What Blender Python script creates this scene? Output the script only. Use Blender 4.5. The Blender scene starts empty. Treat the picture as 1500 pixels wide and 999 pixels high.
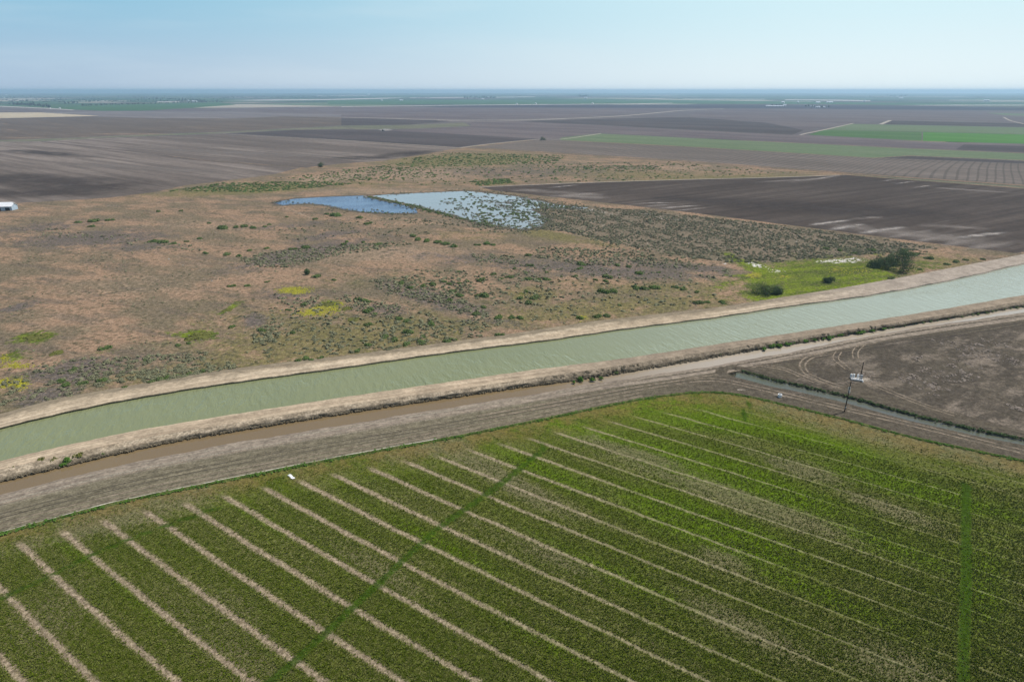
import bpy, bmesh, math, random
import numpy as np
random.seed(7); rng = np.random.default_rng(7)
C = bpy.context.scene.collection
scene = bpy.context.scene
R = math.radians

# ------------------------------------------------------------------ camera
H = 100.0; F = 917.0; YH = 133.0
PITCH = math.atan((499.5 - YH) / F)
cd = bpy.data.cameras.new('camera'); cam = bpy.data.objects.new('camera', cd); C.objects.link(cam)
cd.sensor_width = 36; cd.lens = 36 * F / 1500; cd.clip_start = 0.5; cd.clip_end = 120000
cam.location = (0, 0, H); cam.rotation_euler = (R(90) - PITCH, 0, 0)
scene.camera = cam
# ------------------------------------------------------------------ sky, sun, exposure
SUN_EL, SUN_AZ = R(58), R(62)          # azimuth clockwise from +Y (the way the camera looks)
w = bpy.data.worlds.new('World'); scene.world = w; w.use_nodes = True
wn = w.node_tree; wn.nodes.clear()
sky = wn.nodes.new('ShaderNodeTexSky'); sky.sky_type = 'NISHITA'; sky.sun_disc = False
sky.sun_elevation = SUN_EL; sky.sun_rotation = SUN_AZ
sky.altitude = 100; sky.air_density = 1.0; sky.dust_density = 1.2; sky.ozone_density = 2.0
bg = wn.nodes.new('ShaderNodeBackground'); bg.inputs[1].default_value = 0.08
wo = wn.nodes.new('ShaderNodeOutputWorld')
wn.links.new(sky.outputs[0], bg.inputs[0])
# the pale lower sky: blue at left, whiter towards the sun side, fading into the Nishita dome above
def wnode(t, **k):
    n_ = wn.nodes.new(t)
    for a_, b_ in k.items(): setattr(n_, a_, b_)
    return n_
wtc = wnode('ShaderNodeTexCoord'); wsx = wnode('ShaderNodeSeparateXYZ'); wn.links.new(wtc.outputs['Generated'], wsx.inputs[0])
def wrange(src, a_, b_, c_=0., d_=1.):
    n_ = wnode('ShaderNodeMapRange', interpolation_type='SMOOTHSTEP'); wn.links.new(src, n_.inputs[0])
    for i_, q_ in enumerate((a_, b_, c_, d_)): n_.inputs[i_ + 1].default_value = q_
    return n_.outputs[0]
def wmix(f_, a_, b_):
    n_ = wnode('ShaderNodeMix', data_type='RGBA'); wn.links.new(f_, n_.inputs[0])
    for i_, q_ in ((6, a_), (7, b_)):
        if isinstance(q_, tuple): n_.inputs[i_].default_value = (*q_, 1)
        else: wn.links.new(q_, n_.inputs[i_])
    return n_.outputs[2]
az = wrange(wsx.outputs[0], -.75, .55); el = wrange(wsx.outputs[2], .0, .115)
wnz = wnode('ShaderNodeTexNoise'); wmp = wnode('ShaderNodeMapping'); wn.links.new(wtc.outputs['Generated'], wmp.inputs[0]); wmp.inputs['Scale'].default_value = (2.5, 2.5, 22)
wn.links.new(wmp.outputs[0], wnz.inputs[0]); wnz.inputs['Scale'].default_value = 1.2; wnz.inputs['Detail'].default_value = 5
low = wmix(az, (.40, .52, .66), (.76, .86, .89)); top = wmix(az, (.25, .49, .66), (.62, .82, .88)); lowsky = wmix(el, low, top)
lowsky = wmix(wrange(wnz.outputs[0], .45, .75, 0, .16), lowsky, (.72, .80, .84))
bg2 = wnode('ShaderNodeBackground'); wn.links.new(lowsky, bg2.inputs[0]); bg2.inputs[1].default_value = 1.0
wms = wnode('ShaderNodeMixShader'); wn.links.new(wrange(wsx.outputs[2], .34, .12), wms.inputs[0])
wn.links.new(bg.outputs[0], wms.inputs[1]); wn.links.new(bg2.outputs[0], wms.inputs[2]); wn.links.new(wms.outputs[0], wo.inputs[0])
sd = bpy.data.lights.new('sun', 'SUN'); so = bpy.data.objects.new('sun', sd); C.objects.link(so)
sd.energy = 4.1; sd.angle = R(0.55); sd.color = (1, 0.955, 0.88)
so.rotation_euler = (R(90) - SUN_EL, 0, -SUN_AZ + math.pi)
# lamp shines along its local -Z: tilt it so that the light comes from azimuth SUN_AZ
from mathutils import Vector
sv = Vector((math.sin(SUN_AZ) * math.cos(SUN_EL), math.cos(SUN_AZ) * math.cos(SUN_EL), math.sin(SUN_EL)))
so.rotation_euler = sv.to_track_quat('Z', 'Y').to_euler()
so.location = sv * 500
vs = scene.view_settings; vs.view_transform = 'Standard'; vs.look = 'None'; vs.gamma = 1; vs.exposure = 0.12
scene.render.engine = 'CYCLES'; scene.cycles.volume_bounces = 1
HAZE_DENSITY = 8.5e-5

# ------------------------------------------------------------------ pixel <-> ground
ct, st = math.cos(PITCH), math.sin(PITCH)
def P(x, y, z=0.0):
    cx = (x - 750) / F; cy = -(y - 499.5) / F
    dy = ct + cy * st; dz = -st + cy * ct
    s = (z - H) / dz
    return (cx * s, dy * s, z)
def pix(X, Y, Z=0.0):                       # numpy: ground -> photo pixel
    dz = Z - H
    depth = Y * ct - dz * st; up = Y * st + dz * ct
    depth = np.maximum(depth, 1e-3)
    return 750 + F * X / depth, 499.5 - F * up / depth
def depth_of(X, Y, Z=0.0): return Y * ct - (Z - H) * st

# ------------------------------------------------------------------ object helpers
def tag(o, label=None, cat=None, group=None, kind=None):
    if label: o['label'] = label
    if cat: o['category'] = cat
    if group: o['group'] = group
    if kind: o['kind'] = kind
    return o
def link(name, me, parent=None, loc=(0, 0, 0)):
    o = bpy.data.objects.new(name, me); C.objects.link(o); o.location = loc
    if parent: o.parent = parent
    return o
def mesh_np(name, verts, faces, mats, midx=None, smooth=False):
    me = bpy.data.meshes.new(name)
    me.from_pydata([tuple(v) for v in verts], [], [tuple(f) for f in faces])
    for m in (mats if isinstance(mats, (list, tuple)) else [mats]): me.materials.append(m)
    if midx is not None: me.polygons.foreach_set('material_index', np.asarray(midx, dtype=np.int32))
    if smooth: me.polygons.foreach_set('use_smooth', [True] * len(me.polygons))
    me.update(); return me
def fattr(me, name, arr):
    a = me.attributes.new(name, 'FLOAT', 'POINT'); a.data.foreach_set('value', np.asarray(arr, dtype=np.float32))
def empty(name, loc, rz=0):
    o = bpy.data.objects.new(name, None); C.objects.link(o); o.location = loc; o.rotation_euler = (0, 0, rz)
    o.empty_display_size = 0.5; return o
class MB:
    def __init__(s): s.v = []; s.f = []; s.m = []
    def add(s, v, f, m=0):
        b = len(s.v); s.v += [tuple(p) for p in v]; s.f += [tuple(b + i for i in q) for q in f]; s.m += [m] * len(f)
    def box(s, c, d, rz=0, m=0, taper=1.0):
        v = []
        for z, t in ((-.5, 1), (.5, taper)):
            for x, y in ((-.5, -.5), (.5, -.5), (.5, .5), (-.5, .5)):
                a, b = x * d[0] * t, y * d[1] * t
                v.append((c[0] + a * math.cos(rz) - b * math.sin(rz), c[1] + a * math.sin(rz) + b * math.cos(rz), c[2] + z * d[2]))
        s.add(v, [(0, 3, 2, 1), (4, 5, 6, 7), (0, 1, 5, 4), (1, 2, 6, 5), (2, 3, 7, 6), (3, 0, 4, 7)], m)
    def tube(s, a, b, r1, r2=None, n=10, m=0, cap=True):
        a = Vector(a); b = Vector(b); r2 = r1 if r2 is None else r2
        d = (b - a).normalized(); u = d.orthogonal().normalized(); w_ = d.cross(u)
        v = []
        for p, r in ((a, r1), (b, r2)):
            for i in range(n):
                t = 2 * math.pi * i / n; v.append(p + (u * math.cos(t) + w_ * math.sin(t)) * r)
        f = [(i, (i + 1) % n, n + (i + 1) % n, n + i) for i in range(n)]
        if cap: f += [tuple(range(n - 1, -1, -1)), tuple(range(n, 2 * n))]
        s.add(v, f, m)
    def mesh(s, name, mats): return mesh_np(name, s.v, s.f, mats, s.m)
    def obj(s, name, mats, parent=None, loc=(0, 0, 0)): return link(name, s.mesh(name, mats), parent, loc)

# ------------------------------------------------------------------ node helpers
class G:
    def __init__(s, name):
        s.m = bpy.data.materials.new(name); s.m.use_nodes = True; s.t = s.m.node_tree; s.t.nodes.clear()
        s.out = s.t.nodes.new('ShaderNodeOutputMaterial'); s.co = None
    def n(s, typ, **kw):
        nd = s.t.nodes.new(typ)
        for k, v in kw.items(): setattr(nd, k, v)
        return nd
    def set(s, sock, v):
        if v is None: return
        if isinstance(v, bpy.types.NodeSocket): s.t.links.new(v, sock)
        else:
            if sock.type == 'RGBA' and isinstance(v, (tuple, list)) and len(v) == 3: v = (*v, 1)
            sock.default_value = v
    def coord(s):
        if s.co is None: s.co = s.n('ShaderNodeTexCoord').outputs['Object']
        return s.co
    def mapping(s, vec=None, rot=0, scale=(1, 1, 1), loc=(0, 0, 0)):
        vec = vec or s.coord()
        if rot:
            r0 = s.n('ShaderNodeMapping'); s.set(r0.inputs[0], vec); r0.inputs['Rotation'].default_value = (0, 0, rot); vec = r0.outputs[0]; rot = 0
        nd = s.n('ShaderNodeMapping'); s.set(nd.inputs[0], vec)
        nd.inputs['Rotation'].default_value = (0, 0, rot); nd.inputs['Scale'].default_value = scale; nd.inputs['Location'].default_value = loc
        return nd.outputs[0]
    def noise(s, scale, detail=4, rough=.6, vec=None, dist=0):
        nd = s.n('ShaderNodeTexNoise'); s.set(nd.inputs['Vector'], vec or s.coord())
        nd.inputs['Scale'].default_value = scale; nd.inputs['Detail'].default_value = detail; nd.inputs['Roughness'].default_value = rough
        nd.inputs['Distortion'].default_value = dist
        return nd.outputs[0]
    def voro(s, scale, vec=None, feature='F1', out=0):
        nd = s.n('ShaderNodeTexVoronoi', feature=feature); s.set(nd.inputs['Vector'], vec or s.coord()); nd.inputs['Scale'].default_value = scale
        return nd.outputs[out]
    def math(s, op, a, b=None, c=None):
        nd = s.n('ShaderNodeMath', operation=op); s.set(nd.inputs[0], a)
        if b is not None: s.set(nd.inputs[1], b)
        if c is not None: s.set(nd.inputs[2], c)
        return nd.outputs[0]
    def step(s, v, lo, hi, a=0., b=1.):
        nd = s.n('ShaderNodeMapRange', interpolation_type='SMOOTHSTEP'); s.set(nd.inputs[0], v)
        for i, q in enumerate((lo, hi, a, b)): s.set(nd.inputs[i + 1], q)
        return nd.outputs[0]
    def mix(s, f, a, b, typ='MIX'):
        nd = s.n('ShaderNodeMix', data_type='RGBA', blend_type=typ); s.set(nd.inputs[0], f); s.set(nd.inputs[6], a); s.set(nd.inputs[7], b)
        return nd.outputs[2]
    def attr(s, name): return s.n('ShaderNodeAttribute', attribute_name=name).outputs['Fac']
    def bump(s, h, strength=.5, dist=.1):
        nd = s.n('ShaderNodeBump'); s.set(nd.inputs['Height'], h); s.set(nd.inputs['Strength'], strength); nd.inputs['Distance'].default_value = dist
        return nd.outputs[0]
    def done(s, col, rough=.95, normal=None, alpha=None, spec=.0, sub=None):
        b = s.n('ShaderNodeBsdfPrincipled'); s.set(b.inputs['Base Color'], col); s.set(b.inputs['Roughness'], rough)
        s.set(b.inputs['Specular IOR Level'], spec)
        if normal: s.set(b.inputs['Normal'], normal)
        if alpha is not None: s.set(b.inputs['Alpha'], alpha)
        s.t.links.new(b.outputs[0], s.out.inputs[0]); return s.m
def mul(c, k): return tuple(x * k for x in c)

# speckle: brightness multiplier from fine noise
def speckle(g, col, scales, amt, vec=None):
    for sc in scales:
        n = g.noise(sc, 2, .7, vec)
        k = g.step(n, .3, .7, 1 - amt, 1 + amt)
        cmb = g.n('ShaderNodeCombineColor'); [g.set(cmb.inputs[i], k) for i in range(3)]
        col = g.mix(1.0, col, cmb.outputs[0], 'MULTIPLY')
    return col

BR = R(-36)      # direction of the field rows north of the canal
def field_mat(name, c1, c2, big=.006, fine=(.5, .12), amt=.18, rows=0.0, rowscale=.16, rot=BR, contour=False, stain=None, stain_th=.62):
    g = G(name)
    st_ = g.mapping(rot=-rot, scale=(.25, 1.6, 1))
    n1 = g.noise(big, 5, .62, st_)
    col = g.mix(g.step(n1, .4, .6), c1, c2)
    n2 = g.noise(big * 9, 4, .6, g.mapping(rot=-rot, scale=(.12, 2.4, 1)))
    col = g.mix(g.step(n2, .42, .62, 0, .7), col, mul(c1, .78))
    if stain:
        n3 = g.noise(.012, 5, .65, g.mapping(rot=-rot, scale=(.35, 2.2, 1), loc=(31, 7, 0)))
        col = g.mix(g.step(n3, stain_th, stain_th + .12, 0, .75), col, stain)
    if rows:
        m = g.mapping(rot=-rot, scale=(.02, 1, 1))
        nn = g.noise(rowscale, 3, .8, m)
        col = g.mix(g.step(nn, .4, .62, 0, rows), col, mul(c1, .62))
    if contour:
        wv = g.n('ShaderNodeTexWave', wave_type='BANDS', bands_direction='X')
        g.set(wv.inputs['Vector'], g.mapping(rot=R(38), scale=(1, .25, 1)))
        wv.inputs['Scale'].default_value = .03; wv.inputs['Distortion'].default_value = 34; wv.inputs['Detail'].default_value = 1.2
        wv.inputs['Detail Scale'].default_value = .16
        col = g.mix(g.step(wv.outputs[1], .03, .25, .45, 0), col, mul(c1, .4))
    col = speckle(g, col, fine, amt)
    return g.done(col)

# ------------------------------------------------------------------ base ground sheet
def vlow(x, y): return False
def ground():
    g = G('far_farmland')
    # patchwork: hashed strips of two sizes, laid along the section grid
    def cells(sx, sy, off):
        m = g.mapping(rot=-BR, scale=(1 / sx, 1 / sy, 0), loc=(off, off * .37, 0))
        fl = g.n('ShaderNodeVectorMath', operation='FLOOR'); g.set(fl.inputs[0], m)
        wnn = g.n('ShaderNodeTexWhiteNoise', noise_dimensions='3D'); g.set(wnn.inputs['Vector'], fl.outputs[0])
        return wnn.outputs[0]
    def ramp(v, stops):
        nd = g.n('ShaderNodeValToRGB'); g.set(nd.inputs[0], v); nd.color_ramp.interpolation = 'CONSTANT'
        e = nd.color_ramp.elements
        e[0].position = stops[0][0]; e[0].color = (*stops[0][1], 1); e[1].position = stops[1][0]; e[1].color = (*stops[1][1], 1)
        for p_, c_ in stops[2:]:
            q = e.new(p_); q.color = (*c_, 1)
        return nd.outputs[0]
    gr = (.055, .105, .05); gd = (.04, .075, .045); br = (.10, .085, .075); tn = (.34, .31, .25); pg = (.11, .15, .09)
    a = ramp(cells(1500, 800, 3.3), [(0, gr), (.3, gd), (.5, br), (.72, pg), (.88, gd), (.95, tn)])
    b = ramp(cells(700, 420, 11.1), [(0, gd), (.25, gr), (.45, br), (.6, gr), (.8, pg), (.96, tn)])
    col = g.mix(g.step(g.noise(.00035, 2), .45, .55), a, b)
    # plain brown ploughland near
    n = g.noise(.004, 5, .6, g.mapping(rot=-BR, scale=(.3, 1.4, 1)))
    near = g.mix(g.step(n, .35, .65), (.105, .092, .095), (.135, .118, .112))
    vm = g.n('ShaderNodeVectorMath', operation='LENGTH'); g.set(vm.inputs[0], g.coord())
    col = g.mix(g.step(vm.outputs['Value'], 4300, 4800), near, col)
    # blocks of trees seen only as dark flecks
    tr = g.noise(.006, 4, .7, g.mapping(rot=-BR, scale=(.5, 2, 1)))
    far = g.step(vm.outputs['Value'], 5500, 7000)
    col = g.mix(g.math('MULTIPLY', g.step(tr, .56, .62), far), col, (.025, .045, .028))
    m = g.done(speckle(g, col, (.3,), .15))
    rr = [0] + list(np.geomspace(30, 34000, 70)); na = 144
    v = []; f = []
    for r in rr:
        for i in range(na):
            a_ = 2 * math.pi * i / na; X, Y = r * math.sin(a_), r * math.cos(a_)
            z = 0.0
            if abs(X) < 860 and -560 < Y < 1380: z = -4.0
            v.append((X, Y, z))
    for j in range(len(rr) - 1):
        for i in range(na): f.append((j * na + i, (j + 1) * na + i, (j + 1) * na + (i + 1) % na, j * na + (i + 1) % na))
    o = link('ground', mesh_np('ground', v, f, m)); tag(o, kind='structure')
ground()

# ------------------------------------------------------------------ traced lines of the canal corridor (photo pixels)
def line(pts):
    xs = [p[0] for p in pts]; ys = [p[1] for p in pts]
    def fn(x):
        x = np.asarray(x, dtype=float); y = np.interp(x, xs, ys)
        sl = (ys[1] - ys[0]) / (xs[1] - xs[0]); sr = (ys[-1] - ys[-2]) / (xs[-1] - xs[-2])
        y = np.where(x < xs[0], ys[0] + sl * (x - xs[0]), y); y = np.where(x > xs[-1], ys[-1] + sr * (x - xs[-1]), y)
        return y
    # smooth a little
    def sm(x): return (fn(np.asarray(x) - 16) + fn(np.asarray(x) - 6) + fn(x) + fn(np.asarray(x) + 6) + fn(np.asarray(x) + 16)) / 5
    return sm
L1 = line([(-80, 632), (0, 611), (83, 588), (200, 568), (300, 550), (417, 535), (500, 526), (610, 512), (753, 493), (862, 476), (950, 466), (1050, 455), (1140, 441), (1230, 427), (1320, 411), (1410, 394), (1500, 377), (1580, 360)])
L3 = line([(-80, 650), (0, 628), (83, 608), (167, 590), (283, 570), (367, 558), (500, 540), (617, 523), (700, 512), (800, 500), (907, 484), (1050, 466), (1152, 450), (1260, 436), (1335, 423), (1410, 408), (1500, 387), (1580, 367)])
L4 = line([(-80, 696), (0, 675), (83, 655), (200, 630), (333, 608), (500, 582), (667, 558), (777, 542), (900, 527), (1000, 512), (1050, 504), (1170, 486), (1275, 470), (1380, 453), (1500, 432), (1580, 417)])
L5 = line([(-80, 708), (0, 688), (83, 668), (200, 643), (333, 621), (500, 594), (667, 571), (793, 552), (900, 537), (1000, 521), (1050, 513), (1170, 494), (1275, 479), (1380, 462), (1500, 441), (1580, 426)])
L6 = line([(-80, 726), (0, 706), (67, 690), (150, 670), (250, 648), (367, 628), (500, 607), (610, 590), (700, 577), (783, 565), (850, 557), (917, 546), (1000, 532), (1050, 523), (1140, 508), (1230, 493), (1305, 481), (1380, 469), (1500, 450), (1580, 436)])
L7 = line([(-80, 745), (0, 724), (167, 683), (333, 650), (500, 623), (600, 606), (683, 593), (783, 577), (867, 562), (1000, 543), (1050, 535), (1140, 519), (1230, 501), (1290, 489), (1380, 475), (1500, 458), (1580, 445)])
L8L = [(-80, 804), (0, 782), (167, 737), (333, 703), (500, 670), (667, 640), (800, 613), (933, 585), (1000, 576), (1040, 573.5), (1083, 577.5), (1167, 597), (1233, 613), (1333, 640), (1500, 675), (1600, 697)]
L8 = line(L8L)
XS = np.concatenate([np.arange(-900, -100, 25), np.arange(-100, 1640, 5), np.arange(1640, 2300, 25)])
def nz(x, s, a): return a * (np.sin(x * s) + .6 * np.sin(x * s * 2.3 + 1) + .4 * np.sin(x * s * 5.1 + 2)) / 2
def PL(xs, ys, z):
    z = np.broadcast_to(z, xs.shape)
    cx = (xs - 750) / F; cy = -(ys - 499.5) / F; dy = ct + cy * st; dz = -st + cy * ct; s = (z - H) / dz
    return np.stack([cx * s, dy * s, z], 1)
def loft(name, lines, mat, sub=3, kind='structure'):
    """lines: list of (ys, z); adds sub rows between; attributes u (metres along), v (0..1 across), t (photo column / 1500)"""
    rows = []; vv = []
    for k in range(len(lines) - 1):
        a = PL(XS, lines[k][0], lines[k][1]); b = PL(XS, lines[k + 1][0], lines[k + 1][1])
        for j in range(sub + (k == len(lines) - 2)):
            rows.append(a + (b - a) * (j / sub)); vv.append(k + j / sub)
    n = len(XS); V = np.concatenate(rows)
    f = [(j * n + i, (j + 1) * n + i, (j + 1) * n + i + 1, j * n + i + 1) for j in range(len(rows) - 1) for i in range(n - 1)]
    me = mesh_np(name, V, f, mat, smooth=True)
    d = np.concatenate([[0], np.cumsum(np.linalg.norm(np.diff(rows[0], axis=0), axis=1))])
    fattr(me, 'u', np.tile(d, len(rows))); fattr(me, 'v', np.repeat(vv, n)); fattr(me, 't', np.tile(XS / 1500, len(rows)))
    o = link(name, me); tag(o, kind=kind); return o

def uvvec(g, su=1., sv=1.):
    cmb = g.n('ShaderNodeCombineXYZ'); g.set(cmb.inputs[0], g.math('MULTIPLY', g.attr('u'), su)); g.set(cmb.inputs[1], g.math('MULTIPLY', g.attr('v'), sv))
    return cmb.outputs[0]
def levee_mat(name, pale, dark, right, slope=None, ruts=True, rt=(.50, .66), shoulder=None, inner=None):
    g = G(name)
    n = g.noise(1., 4, .6, uvvec(g, .015, 2.2))
    col = g.mix(g.step(n, .4, .6), pale, dark)
    rn = g.noise(1., 2, .5, uvvec(g, .006, 7.))
    col = g.mix(g.step(rn, .5, .58, 0, .7), col, mul(dark, .75))
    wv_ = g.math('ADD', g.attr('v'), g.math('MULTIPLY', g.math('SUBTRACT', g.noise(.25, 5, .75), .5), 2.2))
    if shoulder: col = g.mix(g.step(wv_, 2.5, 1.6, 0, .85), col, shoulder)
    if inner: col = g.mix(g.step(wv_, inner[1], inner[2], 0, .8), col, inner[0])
    tt = g.math('ADD', g.attr('t'), g.math('MULTIPLY', g.noise(.05, 3), .06))
    col = g.mix(g.step(tt, rt[0], rt[1]), col, right)
    col = speckle(g, col, (1.2, .4, .12), .14)
    return g, col
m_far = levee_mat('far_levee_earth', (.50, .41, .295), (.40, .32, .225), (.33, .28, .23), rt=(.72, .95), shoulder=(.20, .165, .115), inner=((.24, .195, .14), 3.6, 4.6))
def fin(gc, spk=None):
    g, col = gc
    h = g.noise(1.5, 4, .7)
    return g.done(col, normal=g.bump(h, .5, .15))
far_mat = fin(m_far)
y1, y3, y4, y5, y6, y7, y8 = L1(XS), L3(XS), L4(XS), L5(XS), L6(XS), L7(XS), L8(XS)
j3 = nz(XS, .11, .8); j6 = nz(XS, .13, 1.3) + nz(XS, .57, .8); j7 = nz(XS, .05, 1.)
WZ = .45
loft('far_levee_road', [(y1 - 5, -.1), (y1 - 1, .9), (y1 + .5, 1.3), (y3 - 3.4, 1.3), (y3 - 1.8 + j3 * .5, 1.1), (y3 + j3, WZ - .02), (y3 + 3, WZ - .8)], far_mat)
near_mat = fin(levee_mat('near_levee_earth', (.47, .38, .27), (.37, .29, .205), (.26, .21, .155), rt=(.49, .66)))
loft('near_levee_road', [(y4 - 3, WZ - .8), (y4 + j3 * .5, WZ - .02), (y4 + 2.2, 1.25), (y4 + (y5 - y4) * .35, 1.3), (y5, 1.3)], near_mat)
# slope of the near levee down to the ditch: pale at left, dead brush colours at right
g = G('ditch_bank_earth')
base = g.mix(g.step(g.noise(.5, 5, .7, uvvec(g, .3, 3)), .35, .65), (.40, .33, .24), (.27, .215, .15))
base = g.mix(g.step(g.math('ADD', g.attr('t'), g.math('MULTIPLY', g.noise(.08, 3), .08)), .545, .60), base, (.21, .172, .125))
base = g.mix(g.step(g.math('ADD', g.attr('v'), g.math('MULTIPLY', g.noise(.6, 4, .7, uvvec(g, .5, .5)), 1.2)), 1.5, 2.4), base, (.13, .108, .075))
bank_mat = g.done(speckle(g, base, (1.6, .5), .3), normal=g.bump(g.noise(1.2, 5, .75), .9, .3))
loft('ditch_bank_slope', [(y5 - .02, 1.3), (y5 + (y6 - y5) * .5 + j3, .55), (y6 - 1 + j6, -.55), (y6 + j6 + 1.5, -1.5)], bank_mat)
g = G('ditch_near_bank_earth')
base = g.mix(g.step(g.noise(.5, 4, .6, uvvec(g, .1, 3)), .35, .65), (.27, .225, .175), (.20, .165, .13))
nb_mat = g.done(speckle(g, base, (1.0, .3), .2))
loft('ditch_near_bank', [(y7 + j7 - 2.5, -1.5), (y7 + j7, -.82), (y7 + 3 + j7 * .5, -.15), (y7 + 6, .03), (y7 + 10, .02), (y7 + 13, -.15)], nb_mat)
# waters
def water_mat(name, col, ripple, strength, rough, rot, spec=.5, body=None, stretch=3., tcol=None):
    g = G(name)
    v1 = g.mapping(rot=-rot, scale=(1, 1 / stretch, 1))
    h = g.noise(ripple, 3, .55, v1, .3); h2 = g.noise(ripple * 3.1, 2, .5, g.mapping(rot=-rot + .3, scale=(1, .5, 1)))
    h = g.math('ADD', h, g.math('MULTIPLY', h2, .3))
    c = g.mix(g.step(g.noise(.02, 4, .6), .3, .7, 0, .5), col, body or mul(col, .82))
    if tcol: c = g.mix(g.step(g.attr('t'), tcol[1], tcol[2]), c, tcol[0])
    return g.done(c, rough=rough, normal=g.bump(h, g.step(g.noise(.018, 4, .65, g.mapping(rot=R(-25), scale=(.6, 1.6, 1))), .38, .62, strength * .35, strength * 1.2), 1.2), spec=spec)
canal_w = water_mat('canal_water', (.215, .235, .115), .42, .45, .11, R(22), body=(.18, .205, .105), stretch=3.2, tcol=((.33, .36, .27), .45, .98))  # tcol pales the right end: stronger sky reflection painted into the water colour
loft('canal_water', [(y3 + 0 - 1.2, WZ), (y4 + 1.2, WZ)], canal_w, sub=6)
ditch_w = water_mat('ditch_water', (.20, .145, .075), .5, .08, .10, R(20), body=(.17, .12, .065), tcol=((.40, .34, .26), .50, .72))  # tcol lightens the right end, painting in the pale sky the ditch reflects
loft('ditch_water', [(y6 + j6 * 0 - 4, -.8), (y7 + 2.5, -.8)], ditch_w)

# ------------------------------------------------------------------ scrubland with painted cover masks
def inpoly(px, py, poly):
    r = np.zeros(px.shape, bool); n = len(poly)
    for i in range(n):
        x1, y1_ = poly[i]; x2, y2 = poly[(i + 1) % n]
        c = ((y1_ > py) != (y2 > py)) & (px < (x2 - x1) * (py - y1_) / ((y2 - y1_) if y2 != y1_ else 1e-9) + x1)
        r ^= c
    return r
def grid(xs, ys):
    X, Y = np.meshgrid(xs, ys); nx, ny = len(xs), len(ys)
    f = [(j * nx + i, j * nx + i + 1, (j + 1) * nx + i + 1, (j + 1) * nx + i) for j in range(ny - 1) for i in range(nx - 1)]
    return X.ravel(), Y.ravel(), f
gx = np.concatenate([np.arange(-900, -520, 10), np.arange(-520, 420, 2.6), np.arange(420, 920, 10)])
gy = np.concatenate([np.arange(90, 170, 6), np.arange(170, 560, 2.4), np.arange(560, 860, 4), np.arange(860, 1420, 9)])
X, Y, gf = grid(gx, gy)
px, py = pix(X, Y)
z = np.full(X.shape, .0); z[py > (L1(px) - 2.5)] = -3.5
V = np.stack([X, Y, z], 1)
def blob(lst):
    m = np.zeros(X.shape)
    for (x, y, rx, ry, s, *a) in lst:
        a = R(a[0]) if a else 0
        dx, dy = px - x, py - y; u = (dx * math.cos(a) + dy * math.sin(a)) / rx; v = (-dx * math.sin(a) + dy * math.cos(a)) / ry
        m = np.maximum(m, s * np.exp(-(u * u + v * v) * .7))
    return m
def polyline_mask(pts, wd):
    m = np.zeros(X.shape)
    for (xa, ya), (xb, yb) in zip(pts[:-1], pts[1:]):
        ax, ay, _ = P(xa, ya); bx, by, _ = P(xb, yb); L = math.hypot(bx - ax, by - ay)
        t = np.clip(((X - ax) * (bx - ax) + (Y - ay) * (by - ay)) / L ** 2, 0, 1)
        d = np.hypot(X - ax - t * (bx - ax), Y - ay - t * (by - ay)); m = np.maximum(m, np.exp(-(d / wd) ** 2))
    return m
lush = blob([(1200, 408, 100, 24, 1.3, -4), (1120, 398, 40, 10, 1, 20), (1140, 428, 50, 10, 1, -8), (1260, 398, 50, 12, 1.1), (1085, 383, 28, 5, .8, 25), (1240, 375, 20, 3, .5),
             (53, 494, 24, 7, 1.1, -6), (293, 492, 30, 7, 1.0, 3), (480, 447, 16, 8, 1.), (20, 560, 22, 10, .6), (1350, 392, 40, 10, .55, -10), (445, 425, 20, 5, .5), (335, 453, 22, 4, .7, -30), (160, 515, 40, 3, .5, -3), (20, 522, 20, 10, .7)])
yellow = blob([(430, 425, 28, 6, 1.), (465, 455, 34, 7, 1., -15), (30, 562, 10, 9, 1.1), (5, 560, 12, 8, 1), (25, 535, 26, 6, .7), (8, 525, 12, 8, .7), (1245, 395, 45, 7, .55), (1105, 402, 14, 5, .9), (1150, 405, 30, 4, .6), (850, 465, 14, 5, .6), (675, 485, 20, 4, .6)])
olive = blob([(480, 500, 260, 42, .75, -8), (250, 540, 300, 26, .55, -8), (60, 590, 120, 30, .6, -15), (870, 455, 300, 20, .7, -6), (1000, 420, 200, 22, .55), (560, 410, 90, 14, .5), (800, 343, 60, 7, .9, 10), (870, 352, 40, 7, .6, 15),
              (700, 345, 90, 10, .4), (1040, 375, 20, 5, .8), (640, 470, 160, 16, .55), (900, 255, 260, 9, .6, 2), (1150, 262, 150, 5, .8), (980, 264, 200, 4, .7, -3), (360, 278, 130, 7, .9, -3), (680, 235, 120, 10, .9, -2), (720, 268, 40, 5, .7), (430, 380, 60, 9, .4, -8),
              (1380, 385, 60, 12, .7), (1220, 362, 130, 8, .5, 5), (780, 432, 40, 14, .8), (380, 470, 120, 24, .5), (480, 270, 200, 6, .5)])
grey = blob([(130, 350, 110, 11, .8, -3), (60, 333, 90, 7, .6, -5), (372, 470, 16, 9, 1.), (200, 362, 60, 8, .6), (110, 545, 70, 18, .8, -10), (70, 578, 50, 10, .8, -8), (25, 450, 30, 5, .8, -15), (880, 395, 190, 12, .7, 4), (700, 380, 120, 9, .5, 4), (440, 372, 110, 12, .7, -12),
             (480, 345, 60, 5, .7, -10), (640, 440, 110, 14, .7, 18), (180, 535, 120, 14, .5, -8), (420, 430, 40, 8, .7), (1000, 392, 120, 8, .7, 5), (560, 455, 50, 12, .6), (430, 330, 80, 4, .5, -5), (770, 252, 160, 9, .5, 0), (40, 590, 40, 8, .6, -12)])
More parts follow.
